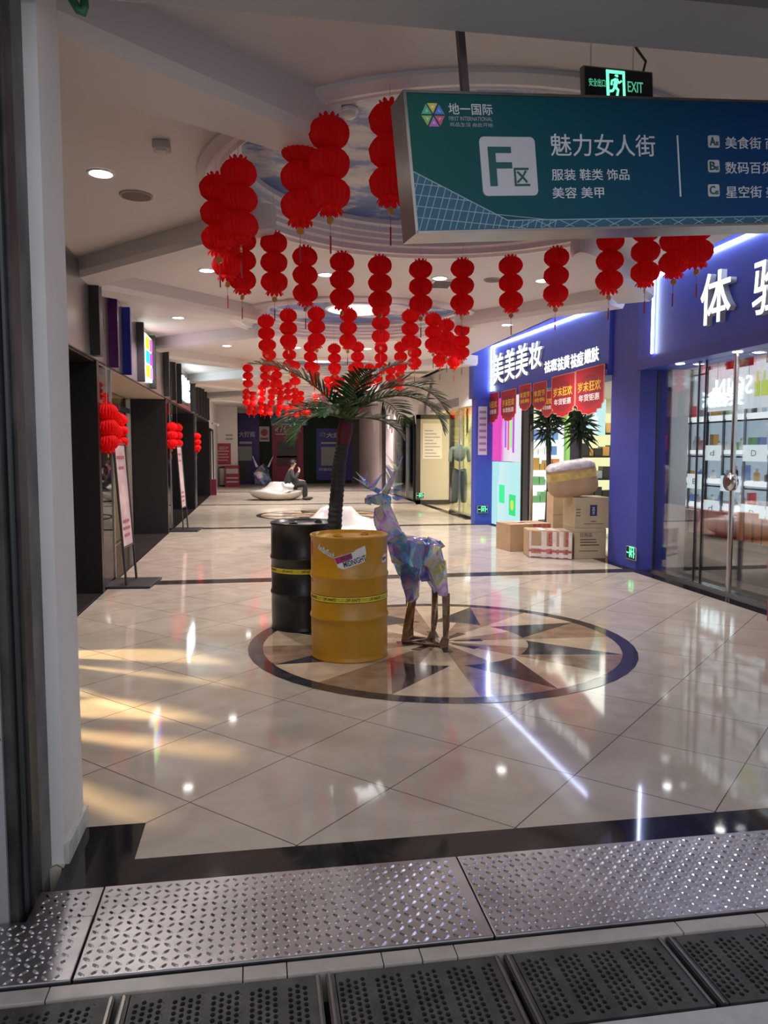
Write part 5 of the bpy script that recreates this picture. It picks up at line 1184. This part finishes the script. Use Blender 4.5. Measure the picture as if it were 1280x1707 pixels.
ant = {'l': [((627,816),(580,791),.022),((600,802),(604,779),.017),((612,808),(634,781),.018),((620,812),(589,806),.014),((606,803),(585,781),.012)], 'r': [((636,816),(664,765),.026),((655,778),(667,752),.014),((657,776),(636,749),.014),((650,788),(633,764),.016),((645,800),(637,778),.020),((660,770),(656,742),.012),((640,814),(671,809),.018),((648,803),(668,800),.016),((655,785),(640,768),.018)]}
for k_, t0 in (('l', .05), ('r', -.03)):
    a0 = None
    for i, (p, q, r) in enumerate(ant[k_]):
        o = hull('antler' if i == 0 else 'tine', spike(D(*p, t0), D(*q, t0 + (.06 if i % 2 else -.05)), r), M_film if (i in (0, 4)) else M_filmclear, deer if i == 0 else a0, .002)
        if i == 0: a0 = o
def leg(up, low, t, foot):
    o = hull('leg', [D(u, v, t + d) for u, v in up for d in (-.04, .04)], M_film, deer, .006, .006)
    hull('shin', [D(u, v, t + d) for u, v in low for d in (-.022, .022)], M_foil, o, .004, .003)
    hull('hoof', [D(u, v, t + d) for u, v in foot for d in (-.024, .024)], M_foil, o, .003)
leg([(668,930),(693,945),(694,985),(686,1000),(674,1000),(662,960)], [(675,996),(688,998),(676,1052),(667,1052)], -.085, [(667,1050),(677,1050),(678,1068),(664,1068)])
leg([(660,930),(680,945),(684,988),(672,996),(666,975)], [(672,990),(684,992),(690,1004),(685,1052),(676,1052)], .09, [(676,1050),(685,1050),(686,1072),(672,1072)])
leg([(704,925),(736,925),(741,980),(739,985),(728,985),(708,955)], [(732,978),(743,980),(744,1005),(744,1035),(741,1055),(734,1055),(734,1020)], -.085, [(733,1054),(743,1054),(741,1075),(726,1075)])
leg([(700,925),(730,925),(727,980),(720,985),(702,955)], [(718,978),(728,980),(727,1030),(723,1055),(717,1055)], .10, [(714,1054),(724,1054),(722,1072),(708,1072)])
hull('tail', [D(724,898,0), D(729,894,.02), D(738,904,0), D(731,908,-.02)], M_film, deer, .003)
mb = MB(); fr = [D(667,1069,-.085), D(734,1076,-.085), D(715,1073,.10), D(680,1073,.09)]
for p in fr: p.z = .014
for i in range(4): mb.tube([fr[i], fr[(i+1) % 4]], .011, 6)
mb.tube([fr[0], fr[2]], .009, 6); mb.build('base_frame', M_foil, deer)
# crumpled foil sculpture far behind, beside the end wall
fc = at_y(440, 805, 34.6); fc.z = 0; t = thing('foil_sculpture', 'crumpled clear foil sculpture on the floor behind the far white bench', 'sculpture', (fc.x, fc.y, 0))
pts = [Vector((fc.x + hrng.uniform(-.45,.45), fc.y + hrng.uniform(-.22,.22), hrng.uniform(0.03,1.0))) for _ in range(22)] + [Vector((fc.x+dx, fc.y, 0)) for dx in (-.4, .4)] + [Vector((fc.x, fc.y+dy, 0)) for dy in (-.2, .2)]
hull('body', pts, M_filmclear, t, .0, .04); hull('antler', spike(fc + Vector((-.3,0,.8)), fc + Vector((-.5,0,1.35)), .05), M_filmclear, t, .01); hull('antler', spike(fc + Vector((.2,0,.8)), fc + Vector((.42,0,1.3)), .05), M_filmclear, t, .01)

# ================================================================== WHITE MOULDED BENCHES
M_bench = mat('white moulded bench', (.56,.53,.50), .22, coat=.4)
def bench(cx, cy, s, label, rot=0.0):
    t = thing('moulded_bench', label, 'bench', (cx, cy, 0), 'white moulded benches')
    prof = [(.55,0),(.62,.02),(.86,.14),(1.00,.28),(1.02,.34),(.97,.375),(.86,.385),(.70,.41),(.56,.47),(.44,.555),(.345,.655),(.30,.715),(.26,.735),(.001,.72)]
    mb = MB(); mb.smooth = True; n = 64; vs = []; fs = []
    for (r, z) in prof:
        for k in range(n):
            a = 2*PI*k/n; w_ = 1 + .14*math.cos(2*(a-rot))*(1 if r > .5 else .3); lift = .05*math.cos(3*a+1)*(min(1, z/.3))*(1 if r > .5 else .2)
            vs.append((cx + r*s*w_*math.cos(a), cy + r*s*w_*math.sin(a), max(0, z*s + lift*(z > .05)*s)))
    for i in range(len(prof)-1):
        for k in range(n): fs.append((i*n+k, i*n+(k+1) % n, (i+1)*n+(k+1) % n, (i+1)*n+k))
    fs.append(tuple((len(prof)-1)*n+k for k in range(n))); mb.add(vs, fs); mb.build('shell', M_bench, t)
    mb = MB(); mb.lathe([(.53*s,0),(.56*s,.012)], 40, (cx, cy, 0)); mb.build('plinth', M_dark, t)
bench(1.22, 12.5, .86, 'white moulded hump bench on the floor behind the palm trunk and drums'); bench(.52, 24.3, .76, 'white moulded bench on which the seated person rests, far down the hall')

# ================================================================== SEATED PERSON
def skin_mesh(name, V, E, m, parent, sub=2, root=0):
    me = bpy.data.meshes.new(name); off = world_off(parent); me.from_pydata([Vector(v[0]) - off for v in V], E, []); me.materials.append(m)
    o = bpy.data.objects.new(name, me); C.objects.link(o); o.parent = parent; o.modifiers.new('skin', 'SKIN'); o.modifiers['skin'].use_smooth_shade = True
    for i, v in enumerate(V):
        sv = me.skin_vertices[0].data[i]; sv.radius = (v[1], v[1] if len(v) < 3 else v[2]); sv.use_root = (i == root)
    sb = o.modifiers.new('sub', 'SUBSURF'); sb.levels = sub; sb.render_levels = sub; return o
HX, HY = 1.17, 24.0
px_ = at_y(484, 808, HY); HX = px_.x
def PP(x, y, z): return (HX + x, HY + y, z)
per = thing('person', 'person in dark coat and trousers sitting on the far white bench, hand at mouth', 'person', (HX, HY, 0))
M_skin = mat('skin', (.50,.30,.22), .5); M_coat = mat('charcoal coat', (.035,.035,.038), .85, noise_amt=.2, noise_scale=30); M_trou = mat('black trousers', (.010,.010,.012), .8); M_hair = mat('dark hair', (.012,.010,.010), .55)
V = [(PP(0,0,.47),.13), (PP(-.02,0,.66),.12), (PP(0,0,.86),.115), (PP(.055,0,.98),.050), (PP(.085,0,1.05),.060), (PP(.095,0,1.13),.088), (PP(.09,0,1.20),.066),
     (PP(.02,-.17,.88),.055), (PP(.12,-.24,.66),.045), (PP(.27,-.12,.90),.034), (PP(.285,-.09,.965),.030),
     (PP(.02,.17,.88),.055), (PP(.10,.23,.64),.045), (PP(.32,.12,.60),.034), (PP(.40,.10,.60),.030),
     (PP(.20,-.10,.49),.085), (PP(.44,-.12,.50),.062), (PP(.42,-.12,.10),.042), (PP(.55,-.13,.045),.035),
     (PP(.20,.10,.49),.085), (PP(.46,.11,.50),.062), (PP(.47,.11,.10),.042), (PP(.60,.12,.045),.035)]
E = [(0,1),(1,2),(2,3),(3,4),(4,5),(5,6),(2,7),(7,8),(8,9),(9,10),(2,11),(11,12),(12,13),(13,14),(0,15),(15,16),(16,17),(17,18),(0,19),(19,20),(20,21),(21,22)]
def fingers(hi, base, dirs, r=.009):
    for d_ in dirs:
        a = len(V); p = Vector(base) + Vector(d_[0]); V.append((tuple(p), r)); q = p + Vector(d_[1]); V.append((tuple(q), r)); w2 = q + Vector(d_[2]); V.append((tuple(w2), r*.8)); E.extend([(hi, a), (a, a+1), (a+1, a+2)])
fingers(10, V[10][0], [((-.012,.01+.012*k,.030),(-.025,.006,.028),(-.028,.004,.004)) for k in (-1.2,0,1.2,2.4)] + [((-.028,-.012,.004),(-.020,.008,.022),(-.010,.006,.016))])
fingers(14, V[14][0], [((.030,.014*k,-.002),(.030,0,-.012),(.016,0,-.018)) for k in (-1.6,-.55,.55,1.6)] + [((.006,-.032,0),(.022,-.012,-.004),(.016,.002,-.008))])
skin_mesh('body', V, E, M_skin, per)
mb = MB(); mb.smooth = True; mb.ball(PP(.172,0,1.125), .018, 10, 8, (1.2,.8,1.3)); mb.build('nose', M_skin, per)
for s in (-1, 1):
    MB().ball(PP(.160,.035*s,1.150), .012, 8, 6).build('eye', mat('eye dark', (.02,.015,.012), .2), per)
    MB().ball(PP(.095,.088*s,1.13), .026, 10, 8, (.8,.4,1.2)).build('ear', M_skin, per)
MB().ball(PP(.168,0,1.082), .014, 8, 6, (.5,1.6,.5)).build('mouth', mat('lips', (.36,.14,.12), .5), per)
mb = MB(); mb.smooth = True; vs = []; nu, nv = 24, 14
for j in range(nv+1):
    ph = PI/2 - PI*.62*j/nv
    for k in range(nu):
        a = 2*PI*k/nu; front = max(0, math.cos(a)); cut = ph if not (front > .3 and ph < .45) else .45
        r = .118*(1 + .03*math.sin(9*a)); vs.append(PP(.080 + r*math.cos(cut)*math.cos(a)*1.02, r*math.cos(cut)*math.sin(a), 1.150 + .112*math.sin(cut)))
mb.add(vs, [(j*nu+k, j*nu+(k+1) % nu, (j+1)*nu+(k+1) % nu, (j+1)*nu+k) for j in range(nv) for k in range(nu)]); mb.build('hair', M_hair, per)
skin_mesh('coat', [(PP(0,0,.46),.20),(PP(-.03,0,.66),.195),(PP(-.01,0,.86),.175),(PP(.045,0,.965),.075),(PP(.02,-.18,.88),.082),(PP(.12,-.25,.66),.070),(PP(.25,-.14,.87),.054),(PP(.02,.18,.88),.082),(PP(.10,.24,.64),.070),(PP(.29,.13,.60),.054)], [(0,1),(1,2),(2,3),(2,4),(4,5),(5,6),(2,7),(7,8),(8,9)], M_coat, per)
skin_mesh('trousers', [(PP(0,0,.47),.150),(PP(.20,-.10,.495),.110),(PP(.45,-.12,.50),.086),(PP(.42,-.12,.07),.066),(PP(.20,.10,.495),.110),(PP(.47,.11,.50),.086),(PP(.47,.11,.07),.066)], [(0,1),(1,2),(2,3),(0,4),(4,5),(5,6)], M_trou, per)
for (x, y) in ((.44,-.125), (.49,.115)):
    mb = MB(); mb.smooth = True; mb.ball(PP(x+.06, y, .055), .08, 14, 10, (1.95,.75,.68)); mb.build('shoe', M_black, per)
bg = at_y(478, 812, 23.2); t = thing('plastic_bag', 'small white plastic bag on the far bench beside the seated person', 'bag', (HX-.08, 23.62, .36))
mb = MB(); mb.smooth = True; mb.ball((HX-.06, 23.62, .455), .12, 18, 12, (1.35,.8,.62))
mb.v = [tuple(Vector(v) + Vector((0,0,1))*.02*noise.noise(Vector(v)*14)) for v in mb.v]; mb.build('sack', mat('white plastic', (.70,.70,.70), .35), t); MB().tube([(HX-.02,23.62,.51),(HX,23.62,.56),(HX+.04,23.62,.51)], .012, 8).build('handle', MATS['white plastic'], t)

# ================================================================== END WALL
YE = Y_END - .01
def wp(u, v): p = at_y(u, v, YE); return p.x, p.z
def panel(name, l, t, r, b, m, label, cat, d=.03, dy=0.0, kids=()):
    x0, z1 = wp(l, t); x1, z0 = wp(r, b); th = thing(name, label, cat, ((x0+x1)/2, YE-dy, max(0, z0)))
    MB().box((x0, YE-dy-d, max(0.0, z0)), (x1, YE-dy, z1)).build('board', m, th); return th, YE-dy-d
def wtext(s, l, t, r, b, y, m, parent, bold=.02):
    x0, z1 = wp(l, t); x1, z0 = wp(r, b); k = y/YE
    lettering(s, (x0, y-.004, z0), (1,0,0), (0,0,1), x1-x0, z1-z0, m, parent, bold=bold, depth=.003)
def wrect(name, l, t, r, b, y, m, parent): x0, z1 = wp(l, t); x1, z0 = wp(r, b); MB().box((x0, y-.005, max(.01, z0)), (x1, y, z1)).build(name, m, parent)
M_purp = mat('banner violet', (.035,.018,.16), .5); M_ban_b = mat('banner blue', (.03,.035,.22), .5); M_dg = mat('dark green plants wall', (.006,.022,.012), .8); M_lw = mat('banner pale', (.45,.42,.48), .5); M_mar = mat('banner maroon', (.26,.02,.055), .5); M_gr = mat('banner grey', (.30,.32,.30), .5)
struct(MB().box((wp(396,690)[0], YE-.02, 0), (wp(606,690)[0], YE, wp(396,689)[1])).build('trim_110', M_dg))
t, y = panel('hoarding_banner', 397, 690, 433, 806, M_purp, 'violet hoarding banner with white characters, leftmost on the end wall', 'banner', dy=.02)
wtext('大招商', 398, 719, 425, 729, y, M_lw, t); wrect('caption_strip', 399, 736, 420, 740, y, M_lw, t); wrect('picture', 397, 744, 420, 768, y, M_gr, t); wrect('lower_panel', 397, 768, 417, 800, y, M_dark, t)
t, y = panel('wall_plaque', 432, 711, 449, 736, mat('plaque', (.42,.42,.42), .5), 'white plaque with a round red crest on the dark green end wall', 'plaque', dy=.02)
x_, z_ = wp(440.5, 721); mb = MB(); mb.tube([(x_, y-.004, z_), (x_, y, z_)], .16, 18); mb.build('crest', mat('crest red', (.25,.03,.04), .5), t); wrect('caption_strip', 434, 730, 447, 733, y, mat('crest red', (.25,.03,.04), .5), t)
t, y = panel('door_banner', 453, 709, 506, 803, M_mar, 'maroon promotional banner over the end wall doorway with 76 in large figures', 'banner', dy=.02)
wtext('仅', 458, 712, 465, 720, y, M_lw, t); wtext('76', 466, 709, 478, 721, y, M_lw, t); wtext('%', 478, 715, 482, 721, y, M_lw, t); wtext('金铺钜惠', 484, 712, 501, 716, y, M_lw, t); wtext('旺铺招商', 484, 717, 501, 720, y, M_lw, t)
wrect('caption_strip', 459, 723, 497, 724.5, y, M_lw, t); wrect('picture', 461, 736, 497, 757, y, M_black, t); wrect('picture', 461, 757, 497, 778, y, mat('dim picture', (.10,.02,.03), .5), t); wrect('caption_strip', 462, 760, 495, 763, y, M_lw, t)
t, y = panel('overhead_sign', 451, 689, 513, 709, mat('teal sign', (.02,.20,.22), .5), 'teal overhead sign with a white square and 21 above the maroon banner', 'sign', dy=.06)
wrect('white_square', 471, 694.5, 480, 703.5, y, M_lw, t); wtext('21号', 482, 695, 496, 703, y, M_lw, t); wrect('blue_end', 500, 690, 513, 708, y, mat('sign blue end', (.02,.07,.30), .5), t); wrect('lower_edge', 453, 706, 510, 709, y, M_lw, t)
t, y = panel('hoarding_banner', 527, 714, 586, 800, M_ban_b, 'blue hoarding banner with pale characters behind the palm trunk', 'banner', dy=.02)
wtext('盛大招商', 531, 721, 580, 730, y, mat('banner peach', (.50,.40,.36), .5), t, .04); wrect('caption_strip', 535, 737, 575, 740, y, M_lw, t); wrect('picture', 535, 745, 576, 776, y, M_gr, t); wtext('招商热线', 531, 780, 560, 785, y, M_lw, t)
struct(MB().box((wp(586,690)[0], YE-.06, 0), (wp(606,690)[0], YE-.02, wp(586,690)[1])).build('trim_111', mat('dark grey curtain', (.09,.085,.085), .7)))
def red_board(l, t_, r, b, y, label):
    x0 = at_y(l, t_, y); x1 = at_y(r, b, y); th = thing('fire_notice', label, 'notice', ((x0.x+x1.x)/2, y, x1.z)); MB().box((x0.x, y, x1.z), (x1.x, y+.02, x0.z)).build('board', mat('notice red', (.42,.025,.04), .45), th); return th, x0, x1
struct(MB().box((-2.42, 33.9, 0), (-.95, 34.05, 3.62)).build('wall_back', M_plaster))
t, q0, q1 = red_board(359, 739, 385, 774, 33.87, 'red fire safety notice with white lines on the white far left wall')
lettering('消防栓', (q0.x+.13, 33.868, q0.z-.28), (1,0,0), (0,0,1), .42, .15, M_lw, t, bold=.02)
for i in range(4): MB().box((q0.x+.08, 33.866, q0.z-.36-i*.13), (q1.x-.08-.05*(i % 2), 33.87, q0.z-.31-i*.13)).build('print_line', M_lw, t)
b0 = at_z(376, 811); t = thing('fire_cabinet', 'red fire equipment box on the floor below the red notice', 'fire box', (b0.x+.3, 33.3, 0)); xa = at_y(375, 800, 33.2).x; xb = at_y(399, 800, 33.2).x; zt_ = at_y(380, 776, 33.2).z
MB().box((xa, 33.2, 0), (xb, 33.5, zt_)).build('body', mat('fire box red', (.30,.02,.03), .45), t, bevel=.01); MB().box((xa+.05, 33.19, zt_*.62), (xb-.05, 33.2, zt_*.85)).build('window', M_lw, t); [MB().box((xa+.05, 33.19, zt_*k), (xb-.05, 33.2, zt_*k+.06)).build('print_line', M_lw, t) for k in (.2, .38)]
x_ = -1.56; t = thing('waste_bin', 'white round bin beside the red fire box at the far left', 'bin', (x_, 33.69, 0)); mb = MB(); mb.smooth = True; mb.lathe([(.001,.06),(.17,.06),(.19,.75),(.20,.78)], 24, (x_, 33.69, 0)); mb.build('body', M_plaster, t); mb = MB(); mb.lathe([(.16,0),(.17,.06)], 24, (x_, 33.69, 0)); mb.build('foot', M_dark, t); mb = MB(); mb.lathe([(.20,.78),(.19,.84),(.001,.88)], 24, (x_, 33.69, 0)); mb.build('lid', M_dark, t)
q0 = at_y(376, 725, 33.88); t = thing('wall_plaque', 'small pale two line plaque high on the white far left wall', 'plaque', (q0.x, 33.88, q0.z)); 
for k in (0, .16): MB().box((q0.x, 33.88, q0.z-.05-k), (q0.x+.30, 33.90, q0.z+.03-k)).build('line_plate', M_gr, t)
q0 = at_y(352, 706, 30); t = thing('security_camera', 'white security camera on the far end of the left wall', 'camera', (-1.79, 30, q0.z)); MB().box((-1.79, 29.98, q0.z-.03), (-1.70, 30.02, q0.z+.03)).build('bracket', M_dark, t); MB().tube([(-1.72,30,q0.z),(-1.55,29.8,q0.z-.06)], .05, 12).build('body', M_plaster, t)
t = thing('notice_stand', 'dark red low notice board standing at the far end of the left shops', 'notice board', (-1.55, 27.1, 0)); MB().box((-1.72, 27.05, 0), (-1.50, 27.10, .55)).build('board', mat('dark red board', (.22,.015,.05), .5), t); MB().box((-1.72, 27.10, 0), (-1.50, 27.22, .03)).build('foot', M_dark, t)

# ================================================================== INDOOR PLANTS OF THE MAKE-UP SHOP
def yucca(u, y, zc, label, s=1.0):
    p = at_y(u, 760, y); t = thing('yucca_plant', label, 'plant', (p.x, y, 0), 'plants in the make-up shop'); rg = random.Random(int(u))
    MB().lathe([(.001,.0),(.13,0),(.17,.30),(.15,.31),(.001,.29)], 20, (p.x, y, 0)).build('pot', M_dark, t)
    MB().tube([(p.x,y,.25),(p.x+.02,y,.9),(p.x-.01,y,zc)], [.05,.045,.04], 10).build('stem', M_trunk, t)
    mb = MB()
    for i in range(95):
        a = rg.uniform(0, 2*PI); el = rg.uniform(-.9, 1.3); h = zc + rg.uniform(-.25, .2); l = rg.uniform(.28,.42)*s; d_ = Vector((math.cos(a)*math.cos(el), math.sin(a)*math.cos(el), math.sin(el))); sd = d_.cross(Vector((0,0,1))).normalized()*.022; q = Vector((p.x, y, h)); tip = q + d_*l + Vector((0,0,-.12*l)); md = q + d_*l*.5 + Vector((0,0,.02))
        mb.add([q-sd*.5, q+sd*.5, md+sd, tip, md-sd], [(0,1,2,3,4)])
    mb.build('leaves', mat('yucca leaf', (.012,.035,.014), .5), t, fix=False)
yucca(914, 13.0, 2.0, 'dark leafed indoor plant behind the cartons, left one of two'); yucca(966, 12.05, 2.02, 'dark leafed indoor plant behind the cartons, right one of two', 1.05)

# ================================================================== CLOTHES SHOP WINDOW
mp = at_y(766, 760, 18.2); t = thing('mannequin', 'headless mannequin in a grey top and dark trousers in the yellow clothes shop', 'mannequin', (5.0, 18.2, 0))
X_ = at_y(766, 760, 18.2).x
M_sage = mat('sage top', (.20,.25,.22), .8); M_gt = mat('grey trousers', (.10,.13,.12), .8)
skin_mesh('top', [((X_,18.2,1.25),.13,.11),((X_,18.2,1.5),.17,.12),((X_,18.2,1.70),.06),((X_-.2,18.2,1.60),.06),((X_-.24,18.2,1.25),.05),((X_+.2,18.2,1.60),.06),((X_+.24,18.2,1.25),.05)], [(0,1),(1,2),(1,3),(3,4),(1,5),(5,6)], M_sage, t)
skin_mesh('trousers', [((X_,18.2,1.2),.15,.12),((X_-.10,18.2,.95),.10),((X_-.11,18.2,.25),.085),((X_+.10,18.2,.95),.10),((X_+.11,18.2,.25),.085)], [(0,1),(1,2),(0,3),(3,4)], M_gt, t)
mb = MB(); mb.lathe([(.20,0),(.20,.015),(.012,.02),(.012,.3)], 20, (X_, 18.2, 0)); mb.build('stand', M_chrome, t); MB().tube([(X_,18.2,1.68),(X_,18.2,1.80)], [.05,.03], 12).build('neck_cap', M_plaster, t)
t = thing('clothes_rail', 'clothes rail crossing the yellow clothes shop window', 'clothes rail', (5.3, 17.5, 0))
mb = MB(); mb.tube([(4.95,17.4,1.42),(6.2,17.4,1.42)], .014, 8); mb.build('bar', M_chrome, t)
for x in (4.97, 6.18): MB().tube([(x,17.4,0),(x,17.4,1.42)], .014, 8).build('upright', M_chrome, t)
cc = [(.05,.06,.06), (.45,.38,.25), (.12,.14,.13), (.55,.50,.36), (.10,.10,.12), (.30,.30,.26)]
for i, c_ in enumerate(cc):
    x = 5.03 + i*.11; mb = MB(); mb.prism([(x-.02,17.20,1.28),(x-.02,17.40,1.39),(x-.02,17.60,1.28),(x-.02,17.64,.42+.04*(i % 3)),(x-.02,17.16,.42+.04*(i % 3))], (.05,0,0)); o = mb.build('garment', mat('garment %d' % i, c_, .85), bevel=.01); tag(o, ('%s hanging garment on the clothes rail, %s from the left' % (('black','beige','grey','cream','dark blue','stone')[i], ORD[i])), 'garment', 'garments on the clothes rail')
mb = MB(); mb.smooth = True; mb.ball((5.75, 16.88, .24), .23, 18, 12, (1.2,1,1)); mb.v = [tuple(Vector(v) + Vector((noise.noise(Vector(v)*6), noise.noise(Vector(v)*6+Vector((9,0,0))), 0))*.05) for v in mb.v]; tag(mb.build('bean_bag', mat('pale bag', (.70,.64,.42), .6)), 'crumpled pale sack on the clothes shop floor under the rail', 'sack')

# ================================================================== TREAD PLATES AND DRAIN GRATES AT THE DOORSTEP
M_lug = mat('polished tread lugs', (.72,.69,.70), .20, metal=1.0)
M_tread = mat('tread plate steel', (.36,.335,.345), .34, metal=1.0, noise_amt=.22, noise_scale=5)
def tread_plate(x0, x1, y0, y1, label, notch=None):
    t = thing('tread_plate', label, 'floor plate', ((x0+x1)/2, (y0+y1)/2, -.1), 'steel tread plates'); z = .010
    MB().box((x0, y0, -.1), (x1, y1, z)).build('plate', M_tread, t, bevel=.003)
    if notch is not None: MB().box((notch, y1, -.1), (x1, 2.728, z)).build('plate', M_tread, t)
    mb = MB(); mb.smooth = False; st = .0335; nx = int((x1-x0)/st); ny = int(((2.728 if notch is not None else y1)-y0)/st)
    for i in range(nx):
        for j in range(ny):
            cx, cy = x0 + st*(i+.6), y0 + st*(j+.55)
            if cx > x1-.016 or (cy > y1-.014 and (notch is None or cx < notch+.016 or cy > 2.714)): continue
            a = PI/4 if (i+j) % 2 else -PI/4; ca, sa = math.cos(a), math.sin(a); P = lambda x, y, h: (cx + x*ca - y*sa, cy + x*sa + y*ca, z + h); l, w_ = .0158, .0062
            mb.add([P(-l,0,0),P(-l*.45,-w_,0),P(l*.45,-w_,0),P(l,0,0),P(l*.45,w_,0),P(-l*.45,w_,0),P(-l*.5,0,.0042),P(l*.5,0,.0042)], [(0,1,6),(1,2,7,6),(2,3,7),(3,4,7),(4,5,6,7),(5,0,6)])
    mb.build('tread_pattern', M_lug, t, fix=True); return t
tread_plate(-1.60, -.565, 2.245, 2.560, 'steel tread plate at the dark foot of the entrance pier, bottom left', -.775); tread_plate(-.560, .715, 2.245, 2.732, 'long steel tread plate across the middle of the doorstep'); tread_plate(.720, 2.6, 2.245, 2.732, 'steel tread plate catching blue light, right side of the doorstep')
kerbs = [-1.6, -.62, -.07, .06, .35, .47, .58, 1.33, 1.62, 2.6]
M_kerb = mat('pale marble kerb', (.40,.35,.31), .3, noise_amt=.15, noise_scale=10)
for i in range(len(kerbs)-1): struct(MB().box((kerbs[i]+.0015, 2.180, -.1), (kerbs[i+1]-.0015, 2.238, .0)).build('trim_%d' % (120+i), M_kerb, bevel=.002))
M_grate = mat('cast iron grate', (.070,.065,.062), .55, metal=.4, noise_amt=.35, noise_scale=12)
def grate(x0, x1, label, skip=None):
    y0, y1, zt, zb = 1.872, 2.172, -.006, -.022; t = thing('drain_grate', label, 'drain grate', ((x0+x1)/2, 2.02, -.022), 'drain grates at the doorstep'); mb = MB()
    cw, ch = .0215, .0225; fx, fy = .028, .016; nx = int((x1-x0-2*fx)/cw); X0 = (x0+x1)/2 - nx*cw/2
    mb.box((x0,y0,zb),(x0+fx*.999,y1,zt)) ; mb.box((X0+nx*cw,y0,zb),(x1,y1,zt)); mb.box((x0+fx*.9,y0,zb),(X0,y1,zt))
    for i in range(nx):
        xa, xb = X0+i*cw, X0+(i+1)*cw; grp = i % 5; so = (grp % 2)*ch*.5; ya = y0+fy+so; n = int((y1-fy-ya)/ch)
        if grp in (3, 4) and grp == 4: mb.box((xa,y0,zb),(xb,y1,zt)); continue
        mb.box((xa,y0,zb),(xb,ya,zt)); mb.box((xa,ya+n*ch,zb),(xb,y1,zt))
        for j in range(n):
            c0, c1 = ya+j*ch, ya+(j+1)*ch; mx, my = (xa+xb)/2, (c0+c1)/2; hw, hh = .0072, .0092
            out = [(xa,c0),(mx,c0),(xb,c0),(xb,my),(xb,c1),(mx,c1),(xa,c1),(xa,my)]; k7 = .72
            inn = [(mx-hw*k7,my-hh*k7),(mx,my-hh),(mx+hw*k7,my-hh*k7),(mx+hw,my),(mx+hw*k7,my+hh*k7),(mx,my+hh),(mx-hw*k7,my+hh*k7),(mx-hw,my)]
            b = len(mb.v); mb.v += [(x,y,zt) for x,y in out] + [(x,y,zt) for x,y in inn] + [(x,y,zb) for x,y in inn]
            for k in range(8): k2 = (k+1) % 8; mb.f += [[b+k,b+k2,b+8+k2,b+8+k],[b+8+k,b+8+k2,b+16+k2,b+16+k]]; mb.m += [0,0]; mb.sm += [False,False]
    for x in (x0+.006, x1-.014): MB().box((x, y0, zt), (x+.008, y1, zt+.004)).build('edge_bar', mat('worn steel bar', (.22,.20,.19), .4, metal=.9), t)
    k = 0
    for i in range(int((x1-x0)/.1075)+1):
        for j in range(12):
            c_ = (x0 + fx + cw*4.5 + i*cw*5, y0+.02+j*.0235)
            if c_[0] > x1-fx: continue
            a = PI/4 if (i+j) % 2 else -PI/4; ca, sa = math.cos(a), math.sin(a); P = lambda x, y, h: (c_[0]+x*ca-y*sa, c_[1]+x*sa+y*ca, zt+h); l, w_ = .008, .003
            mb.add([P(-l,0,0),P(0,-w_,0),P(l,0,0),P(0,w_,0),P(0,0,.002)], [(0,1,4),(1,2,4),(2,3,4),(3,0,4)])
    mb.build('perforated_plate', M_grate, t, fix=False); return t
G0 = [-1.15, -.42, .165, .715, 1.255, 1.80]
for i, w_ in enumerate(('leftmost, cut by the left edge', 'second from the left at the bottom edge', 'middle one of the doorstep drain', 'second from the right', 'rightmost, cut by the right edge')):
    grate(G0[i]+.008, G0[i+1]-.008, 'dark iron drain grate with holes, ' + w_)

# ================================================================== WARM LIGHT THROUGH SLATS ON THE LEFT
sl = thing('slat_screen', 'upright screen of dark slats at the warm lit shop hidden behind the white pier', 'screen', (-1.72, 4.6, 0))
for i in range(15): MB().box((-1.80, 3.45+i*.21, .05), (-1.70, 3.45+i*.21+(.06, .11, .05, .13)[i % 4], 2.45)).build('slat', M_dark, sl)
for z in (.0, 2.45): MB().box((-1.80, 3.40, z), (-1.70, 6.52, z+.05)).build('rail', M_dark, sl)
for y_ in (4.9, 6.2): spot('warm_shop_light', (-2.25, y_, 2.05), 330, (1, .74, .36), 42, (-1.28, y_-.75, 0), .3, .03)
